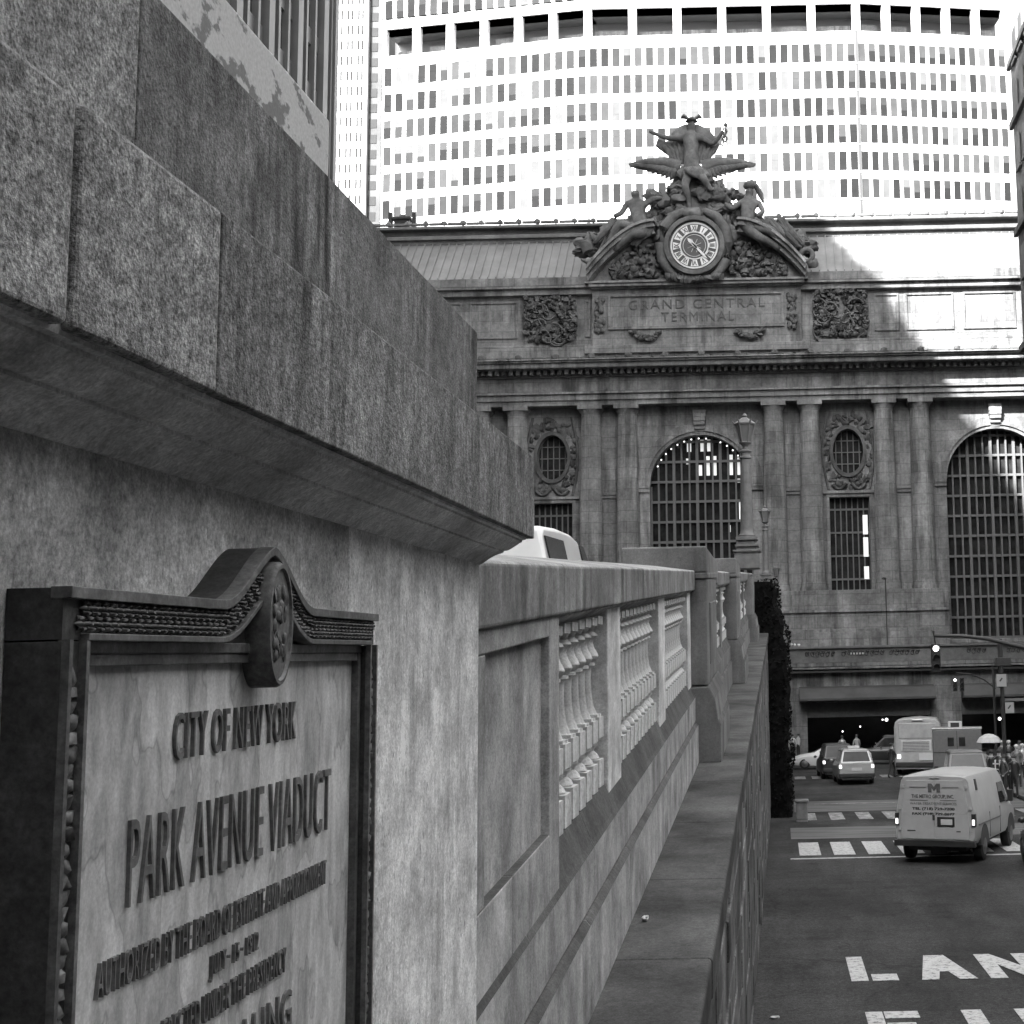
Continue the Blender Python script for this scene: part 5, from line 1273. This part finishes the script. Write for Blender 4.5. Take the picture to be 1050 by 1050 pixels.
def van_text(s_, x0, x1, z0, z1, m_='ink', bold=.02):
    me = text_mesh(s_, x1-x0, z1-z0, .006, 1.0, bold); mb = MB(); mb.mesh_in(me, Matrix(((1, 0, 0, x0), (0, 0, -1, -.029), (0, 1, 0, z0), (0, 0, 0, 1)))); vp(mb, 'lettering', M[m_])
me = curve_mesh([[(-.15, 0), (-.06, 0), (-.06, .10), (0, .03), (.06, .10), (.06, 0), (.15, 0), (.15, .21), (.06, .21), (0, .13), (-.06, .21), (-.15, .21)]], .008); mb = MB()
mb.mesh_in(me, Matrix(((1, 0, 0, 0), (0, 0, -1, -.030), (0, 1, 0, 1.65), (0, 0, 0, 1)))); vp(mb, 'logo_letter', M['redink'])
van_text('THE METRO GROUP, INC.', -.56, .48, 1.50, 1.60, 'ink', .01)
van_text('TEL (718) 729-7200', -.55, .49, 1.22, 1.30, 'ink', .03); van_text('FAX (718) 729-8677', -.55, .49, 1.10, 1.18, 'ink', .03)
van_text('WATER TREATMENT SERVICES', -.60, .54, 1.36, 1.42, 'midgrey', .0)
mb = MB()
for x0, x1, z in ((-.62, -.2, 1.77), (.2, .60, 1.77), (-.6, -.16, 1.465), (.14, .54, 1.465)): mb.box(x0, x1, -.032, -.024, z-.008, z+.008)
vp(mb, 'rule_lines', M['midgrey'])
mb = MB(); mb.box(-.68, -.48, -.035, -.024, .74, .765); mb.box(.52, .62, -.035, -.024, .735, .76); mb.box(-.05, .0, -.05, -.02, 1.0, 1.12); vp(mb, 'badges', M['ink'])
place(v, 0, 0, R(-20))
xr_ = gX(918.5, 33.7); v.location = (xr_+1.0*math.cos(R(20)), 33.7-1.0*math.sin(R(20))+.05, ground(33.4)+.012); v.rotation_euler = (math.atan(GS)*.93, -math.atan(GS)*.34*0, R(-20))

# ---- other traffic
c1_ = car('silver sport utility car with lit tail lamps in the middle of the street', 'car', M['silver'], 'suv', 4.5, 1.80, 1.66); place(c1_, gX(879, 66.8), 66.8, R(2)); 
mb = MB(); mb.box(-.28, .28, 1.3, 1.55, 1.66, 1.80); mb.build('roof_sign', M['pale_stone'], c1_, .03)
c2_ = car('dark sport utility car half hidden left of the silver one', 'car', M['dark'], 'suv', 4.6, 1.82, 1.78); place(c2_, gX(861, 72.5), 72.5, R(3))
c3_ = car('white sedan crossing the far junction sideways', 'car', M['white'], 'sedan', 4.9, 1.8, 1.42, tail='chrome'); place(c3_, 0, 0, R(90)); c3_.location = (gX(893, 85), 85, ground(85)+.02)
c4_ = car('dark minivan crossing sideways beneath the terrace', 'minivan', M['dark'], 'minivan', 4.9, 1.85, 1.8, tail='plastic'); place(c4_, 0, 0, R(90)); c4_.location = (gX(951, 90), 90, ground(90)+.02)
c5_ = car('grey minivan with a dark rear window showing over the white van roof', 'minivan', M['midgrey'], 'minivan', 4.6, 1.85, 1.93); place(c5_, gX(994, 53), 53, R(-4))
c6_ = car('black sedan cut off by the right edge beside the white van', 'car', M['dark'], 'sedan', 4.7, 1.8, 1.40, tail='plastic'); place(c6_, gX(1042, 33.8)+.92, 29.2, R(0))

# bus
b = empty('city_bus', (0, 0, 0), 0, 0, 'tall pale bus seen from behind, half hidden by the grey box truck', 'bus')
mb = MB(); hwb = 1.25
rs = []
for y, k in ((0, .93), (.08, .99), (.5, 1), (11, 1), (11.3, .95)):
    P = [(-hwb*k, .35), (-hwb*k, 2.55), (-hwb*k+.06, 2.80), (-hwb*k+.22, 2.95), (0, 3.04)]; P = P+[(-x, z) for x, z in reversed(P[:-1])]; rs.append([(x, y, z*(1 if k > .95 else .985)) for x, z in P])
mb.loft(rs); mb.build('body', M['bus'], b, 0, 35)
mb = MB(); mb.box(-1.0, 1.0, -.03, .02, 1.95, 2.75); mb.build('rear_panel', M['bus'], b, .05)
mb = MB(); mb.box(-.3, .3, -.06, .05, 2.84, 2.95); mb.build('route_box', M['chrome'], b, .02)
for z in (1.75, 1.45): 
    mb = MB(); mb.box(.78, .95, -.05, .02, z, z+.18); mb.build('marker_lamp', M['plastic'], b)
mb = MB(); mb.box(-.9, .7, -.04, .02, 1.28, 1.84); g_ = mb.build('engine_cover', M['pale_stone'], b, .02)
mb = MB()
for i in range(6): mb.box(-.8, .6, -.055, -.04, 1.34+i*.08, 1.37+i*.08)
mb.build('louvres', M['midgrey'], g_)
mb = MB(); mb.box(-1.2, 1.2, -.12, .05, .45, .72); mb.build('rear_bumper', M['plastic'], b, .04)
mb = MB(); mb.box(.05, .95, -.05, .02, .80, 1.16); mb.build('advert_panel', M['white'], b)
for sx in (-1, 1):
    mb = MB(); mb.box(sx*.92, sx*1.1, -.05, .02, .9, 1.1); mb.build('tail_lamp', M['tail'], b, .01)
    for y in (2.6, 8.6): wheel(b, sx*1.08, y, .48, .28, sx)
    for k in range(7): mb = MB(); mb.box(sx*1.242, sx*1.262, 1+k*1.4, 2.2+k*1.4, 1.5, 2.4); mb.build('side_window', M['glass'], b)
place(b, gX(918, 74)+1.25, 74, R(-6.5))

# box truck
t_ = empty('box_truck', (0, 0, 0), 0, 0, 'grey box truck with two small dark rear windows and a roof unit', 'truck')
mb = MB(); mb.box(-1.13, 1.13, 0, 4.2, .55, 2.56); mb.build('cargo_box', M['midgrey'], t_, .05)
mb = MB(); mb.box(-1.16, 1.16, -.02, 4.2, 2.56, 2.62); mb.build('roof_edge', M['chrome'], t_, .01)
for x in (-.30, .22):
    mb = MB(); mb.box(x-.13, x+.16, -.03, .01, 1.80, 2.22); mb.build('rear_window', M['glass'], t_, .06)
mb = MB(); mb.box(-.012, .012, -.015, .01, .6, 2.5); mb.box(-1.1, 1.1, -.015, .01, 1.5, 1.53); mb.build('door_seams', M['plastic'], t_)
mb = MB(); mb.box(-.40, .25, .4, 1.2, 2.62, 2.92); mb.build('roof_unit', M['pale_stone'], t_, .04)
mb = MB(); mb.box(-.28, .12, .38, .41, 2.66, 2.86); mb.build('unit_grille', M['plastic'], t_)
mb = MB(); mb.box(-.95, .95, 4.2, 5.9, .5, 2.1); mb.build('cab', M['midgrey'], t_, .12)
mb = MB(); mb.box(-1.1, 1.1, -.12, .1, .45, .6); mb.build('rear_bumper', M['plastic'], t_, .02)
for sx in (-1, 1):
    mb = MB(); mb.box(sx*.9, sx*1.08, -.04, .02, .7, .9); mb.build('tail_lamp', M['plastic'], t_)
    for y in (1.0, 5.0): wheel(t_, sx*.95, y, .4, .26, sx)
place(t_, gX(983, 64), 64, R(-8))

# white minivan up on the ramp behind the parapet
w5 = empty('ramp_minivan', (0, 0, 0), 0, 0, 'white van driving on the viaduct ramp behind the parapet, only its roof and window showing', 'van')
mb = MB()
hr_ = .70
prof_s = [(0, .35), (0, .95), (.08, 1.0), (.35, 1.78), (.6, 1.86), (2.0, 1.90), (3.3, 1.88), (3.75, 1.82), (4.25, 1.55), (4.75, 1.12), (5.1, .98), (5.35, .8), (5.4, .4)]
def hwz(z): return .93 if z < 1.0 else .93-.20*(z-1.0)/.9
rsn = []
for sx_ in (-1, -.9, .9, 1):
    rsn.append([(sx_*hwz(z)*(1 if abs(sx_) == 1 else 1), y+(0 if abs(sx_) < 1 else (.04 if y < 2 else -.04)), z-(0 if abs(sx_) < 1 else .05)) for y, z in prof_s])
mb.loft(rsn); mb.build('body', M['white'], w5, .02, 40)
for sx in (-1, 1):
    mb = MB(); xs_ = lambda z: sx*(hwz(z)+.012)
    for y0, y1b, y1t in ((.5, 2.1, 2.1), (3.75, 4.75, 4.15)):
        m_ = MB(); m_.loft([[(xs_(1.12), y0, 1.12), (xs_(1.12), y1b, 1.12), (xs_(1.72), y1t, 1.72), (xs_(1.72), y0, 1.72)], [(xs_(1.12)-sx*.03, y0, 1.12), (xs_(1.12)-sx*.03, y1b, 1.12), (xs_(1.72)-sx*.03, y1t, 1.72), (xs_(1.72)-sx*.03, y0, 1.72)]]); m_.build('side_window', M['glass'], w5)
    for y in (.95, 4.4): wheel(w5, sx*.80, y, .34, .22, sx)
mb = MB(); mb.loft([[(-.72, 3.80, 1.80), (.72, 3.80, 1.80), (.84, 4.72, 1.16), (-.84, 4.72, 1.16)], [(-.72, 3.83, 1.83), (.72, 3.83, 1.83), (.84, 4.76, 1.18), (-.84, 4.76, 1.18)]]); mb.build('windscreen', M['glass'], w5)
w5.location = (-3.98, 18.3, ramp(18.3)-1.10); w5.rotation_euler = (math.atan(GR)*.6, 0, 0)

# ============================================================ TRAFFIC SIGNALS AND SIGNS
def head(e, x, y, z, s=1.0, lit=0, par=None, ry=0):
    mb = MB(); mb.box(x-.17*s, x+.17*s, y, y+.2*s, z-1.05*s, z); h_ = mb.build('signal_head', M['iron'], e, .02)
    for k in range(3):
        zz = z-.18*s-k*.345*s
        mb = MB(); mb.lathe([(0, -.02), (.105*s, -.02), (.105*s, 0), (0, 0)], (x, y, zz), 20, 'y'); mb.build('signal_lens', M['lamp_on'] if k == lit else M['plastic'], h_)
        mb = MB(); rr = .125*s
        P = [(x+rr*math.cos(R(a_)), y-.2*s, zz+rr*math.sin(R(a_))) for a_ in range(-10, 191, 20)]; Q = [(p[0], y, p[2]) for p in P]
        P2 = [(x+(rr+.01)*math.cos(R(a_)), y-.2*s, zz+(rr+.01)*math.sin(R(a_))) for a_ in range(190, -11, -20)]; Q2 = [(p[0], y, p[2]) for p in P2]
        mb.loft([P+P2, Q+Q2]); mb.build('visor', M['iron'], h_)
    return h_
Y1s = 45.0
s1 = empty('traffic_signal', (8.9, Y1s, ground(Y1s)), 0, 0, 'near traffic signal hung low from a long curved arm reaching in from the right', 'traffic light')
def sg1(p): return (p.x-s1.location.x, p.y-s1.location.y, p.z-s1.location.z)
mb = MB(); pa = [atY(px, v_, Y1s) for px, v_ in ((957, 647), (958, 652), (985, 652), (1012, 655), (1050, 664), (1078, 676))]
mb.tube([sg1(p) for p in pa], [.05, .06, .06, .07, .08, .09], 8); mb.build('mast_arm', M['iron'], s1, 0, 50)
pe = sg1(pa[-1]); mb = MB(); mb.tube([(pe[0], pe[1], 0), (pe[0], pe[1], pe[2]+.8)], [.14, .10], 12); mb.build('pole', M['iron'], s1, 0, 50)
ph = sg1(atY(959, 660, Y1s)); head(s1, ph[0], ph[1]-.1, ph[2], .88)
mb = MB(); mb.tube([(ph[0], ph[1], ph[2]), sg1(pa[1])], .03, 6); mb.build('hanger', M['iron'], s1)
Y2s = 96.0
s2 = empty('traffic_signal', (gX(1022, Y2s), Y2s, ground(Y2s)+.1), 0, 0, 'far traffic signal with two small heads on a short curved arm', 'traffic light')
def sg2(p): return (p.x-s2.location.x, p.y-s2.location.y, p.z-s2.location.z)
mb = MB(); pa = [atY(px, v_, Y2s) for px, v_ in ((980, 688), (981, 690), (995, 691), (1009, 697), (1021, 706))]; mb.tube([sg2(p) for p in pa], .05, 8); mb.build('mast_arm', M['iron'], s2)
mb = MB(); mb.tube([(0, 0, 0), (0, 0, sg2(pa[-1])[2]+1.5)], .09, 10); mb.build('pole', M['iron'], s2)
for px, li in ((979, 0), (986, 5)):
    ph = sg2(atY(px, 695, Y2s)); head(s2, ph[0], ph[1]-.1, ph[2], .88, li)
Y3s = 60.0
s3 = empty('sign_pole', (gX(1032, Y3s), Y3s, ground(Y3s)+.15), 0, 0, 'dark pole with a signal box and small pale signs at right', 'sign post')
def sg3(p): return (p.x-s3.location.x, p.y-s3.location.y, p.z-s3.location.z)
z3 = sg3(atY(1032, 655, Y3s))[2]
mb = MB(); mb.tube([(0, 0, 0), (0, 0, z3)], .09, 10); mb.build('pole', M['iron'], s3)
mb = MB(); a_ = sg3(atY(1021, 683, Y3s)); b_ = sg3(atY(1036, 674, Y3s)); mb.box(a_[0], b_[0], -.12, .12, a_[2], b_[2]); mb.build('signal_box', M['iron'], s3, .02)
for x0, v0, x1, v1 in ((1021.5, 704, 1031, 691), (1030.5, 731, 1039, 720)):
    a_ = sg3(atY(x0, v0, Y3s)); b_ = sg3(atY(x1, v1, Y3s)); mb = MB(); mb.box(a_[0], b_[0], -.16, -.14, a_[2], b_[2]); g_ = mb.build('sign_plate', M['silver'], s3)
    mb = MB(); c_ = (a_[0]+b_[0])/2; d_ = (a_[2]+b_[2])/2; quad_panel(mb, [(c_-.10, -.165, d_-.02), (c_+.02, -.165, d_+.12), (c_+.06, -.165, d_+.08), (c_-.05, -.165, d_-.06)], .004); mb.build('sign_mark', M['ink'], g_)
a_ = sg3(atY(1030, 719, Y3s)); b_ = sg3(atY(1053, 717, Y3s)); mb = MB(); mb.box(a_[0], b_[0], -.06, -.04, a_[2], b_[2]+.06); mb.build('street_blade', M['midgrey'], s3)
mb = MB(); mb.tube([sg3(atY(1024, 660, Y3s)), sg3(atY(1025, 705, Y3s))], .05, 8); mb.tube([sg3(atY(1025, 700, Y3s)), (0, 0, sg3(atY(1025, 702, Y3s))[2])], .04, 6); mb.build('side_mast', M['iron'], s3)

# ============================================================ PEOPLE
def person(label, px, Y, h=1.72, facing=0, top='ink', bottom='ink', arms=0, walk=0, hat=None, z=None, group='pedestrians down the street'):
    x = gX(px, Y); z0 = (ground(Y)+(.15 if x > 9.3 else .01)) if z is None else z
    e = empty('person', (x, Y, z0), facing, 0, label, 'person', group); k = h/1.75
    w_ = .13*walk
    n = [(0, 0, .95, .15), (0, .01, 1.15, .135), (0, .0, 1.35, .16), (0, 0, 1.46, .09), (0, .01, 1.54, .055), (0, .0, 1.64, .095), (0, 0, 1.72, .08),
         (-.19, 0, 1.41, .06), (-.25, .02-w_, 1.14, .045), (-.25+.04*arms, .10+w_, .92+.25*arms, .035), (-.24+.06*arms, .14+w_, .84+.32*arms, .035),
         (.19, 0, 1.41, .06), (.25, .02+w_, 1.14, .045), (.25-.04*arms, .10-w_, .92+.25*arms, .035), (.24-.06*arms, .14-w_, .84+.32*arms, .035),
         (-.10, w_*.8, .85, .095), (-.11, w_*1.6, .48, .06), (-.11, w_*1.2, .08, .045), (-.12, .13+w_*1.2, .04, .04),
         (.10, -w_*.8, .85, .095), (.11, -w_*1.2, .48, .06), (.11, -w_*2.2, .08, .045), (.12, .13-w_*2.2, .04, .04)]
    ed = [(0, 1), (1, 2), (2, 3), (3, 4), (4, 5), (5, 6), (3, 7), (7, 8), (8, 9), (9, 10), (3, 11), (11, 12), (12, 13), (13, 14), (0, 15), (15, 16), (16, 17), (17, 18), (0, 19), (19, 20), (20, 21), (21, 22)]
    me = skin_mesh([(a_*k, b_*k, c_*k, r_*k) for a_, b_, c_, r_ in n], ed, 1); mb = MB()
    mb.mesh_in(me)
    for i, f in enumerate(mb.f):
        c = sum((Vector(mb.v[j]) for j in f), Vector())/len(f); zz = c.z/k
        mb.mi[i] = 2 if zz > 1.50 else (1 if zz < .96 and abs(c.x/k) < .215 else (2 if zz < .9+.3*arms and abs(c.x/k) > .21-.05*arms and zz < 1.2 else 0))
        if zz < .09: mb.mi[i] = 3
    o = mb.build('body', [M[top], M[bottom], M['skin'], M['plastic']], e, 0, 60)
    mb = MB(); mb.blob((0, -.015*k, 1.70*k), (.105*k, .115*k, .09*k), 1, .05, 2); mb.build('hair' if not hat else 'cap', M[hat or 'hair'], e, 0, 60)
    return e
person('person in a pale top standing at the far corner beside the dark pier', 813, 98, 1.75, 0, 'white', 'ink')
person('person in a light shirt beside the one by the dark pier', 819, 99.5, 1.68, 1, 'pale_stone', 'dark')
person('pale-topped person standing behind the white sedan', 864, 93.5, 1.75, 0, 'silver', 'ink')
person('pale-topped person behind the silver sport utility car', 879, 94.2, 1.78, .4, 'whitegrey', 'ink')
person('dark-clothed person crossing left of the bus', 915, 72.5, 1.75, -1.2, 'dark', 'dark', 0, 1)
wk = person('worker in a dark jacket and pale reflective vest by the sign pole', 1026, 56, 1.86, 2.6, 'dark', 'dark', .5)
mb = MB(); mb.box(-.19, .19, -.19, .19, 1.02, 1.48, None, .03); mb.build('safety_vest', M['dark'], wk, .05)
mb = MB()
for z in (1.08, 1.30): mb.box(-.20, .20, -.20, .20, z, z+.05)
for sx in (-1, 1): mb.box(sx*.07, sx*.12, -.20, .20, 1.05, 1.48)
mb.build('reflective_strips', M['vest'], wk)
for lb, px, Y_, h_, f_, t__, b__, hat in (
    ('person in a dark coat right of the vested worker', 1036, 57, 1.8, 2.2, 'dark', 'dark', None),
    ('person in a grey jacket and white cap at the right edge of the crowd', 1044, 60, 1.78, 3, 'midgrey', 'dark', 'white'),
    ('person with pale shirt sleeves under the pale umbrella', 1011, 61, 1.74, 2.8, 'whitegrey', 'dark', None),
    ('person in black beside the umbrella', 1018, 58, 1.78, .4, 'dark', 'dark', None),
    ('tall person in black with a light cap behind the sign pole', 1036, 63, 1.88, 3.2, 'dark', 'dark', 'pale_stone'),
    ('person in a light coat cut off by the right edge', 1050, 62, 1.75, 3.3, 'silver', 'dark', 'white'),
    ('person in a dark top at the back of the right crowd', 1029, 66, 1.8, .3, 'ink', 'dark', 'white'),
    ('short dark-clothed person at the front of the right crowd', 1041, 55.2, 1.66, 2.9, 'dark', 'dark', None),
    ('grey-topped person at the rear right of the crowd', 1047, 67, 1.75, .1, 'midgrey', 'dark', None),
    ('dark figure near the kerb in front of the right crowd', 1031, 54.4, 1.70, 1.9, 'ink', 'dark', None)):
    person(lb, px, Y_, h_, f_, t__, b__, .3, .5, hat)
um = empty('umbrella', (gX(1015.5, 61), 60.8, ground(61)+.15), 0, 0, 'pale open umbrella above the people right of the box truck', 'umbrella')
mb = MB(); zc = atY(1015, 752, 61).z-um.location.z
mb.lathe([(0, zc), (.2, zc-.03), (.42, zc-.15), (.56, zc-.36), (.54, zc-.37), (.40, zc-.18), (.18, zc-.06), (0, zc-.03)], (0, 0, 0), 8); mb.build('canopy', M['pale_stone'], um)
mb = MB(); mb.tube([(0, 0, 1.1), (0, 0, zc)], .015, 6); mb.build('shaft', M['iron'], um)
# small litter on the ledge and the road
mb = MB(); p = atY(686, 886, 7.2); mb.blob((-.83, 8.3, ramp(8.3)-2.0), (.02, .03, .012), 3, .4, 2); tag(mb.build('paper_scrap', M['white']), 'tiny white scrap on the ledge by the wall', 'litter')
mb = MB(); mb.blob((gX(794, 17.4), 17.4, ground(17.4)+.02), (.06, .03, .015), 3, .4, 2); tag(mb.build('paper_scrap', M['plate']), 'small pale scrap lying on the asphalt near the wall', 'litter')
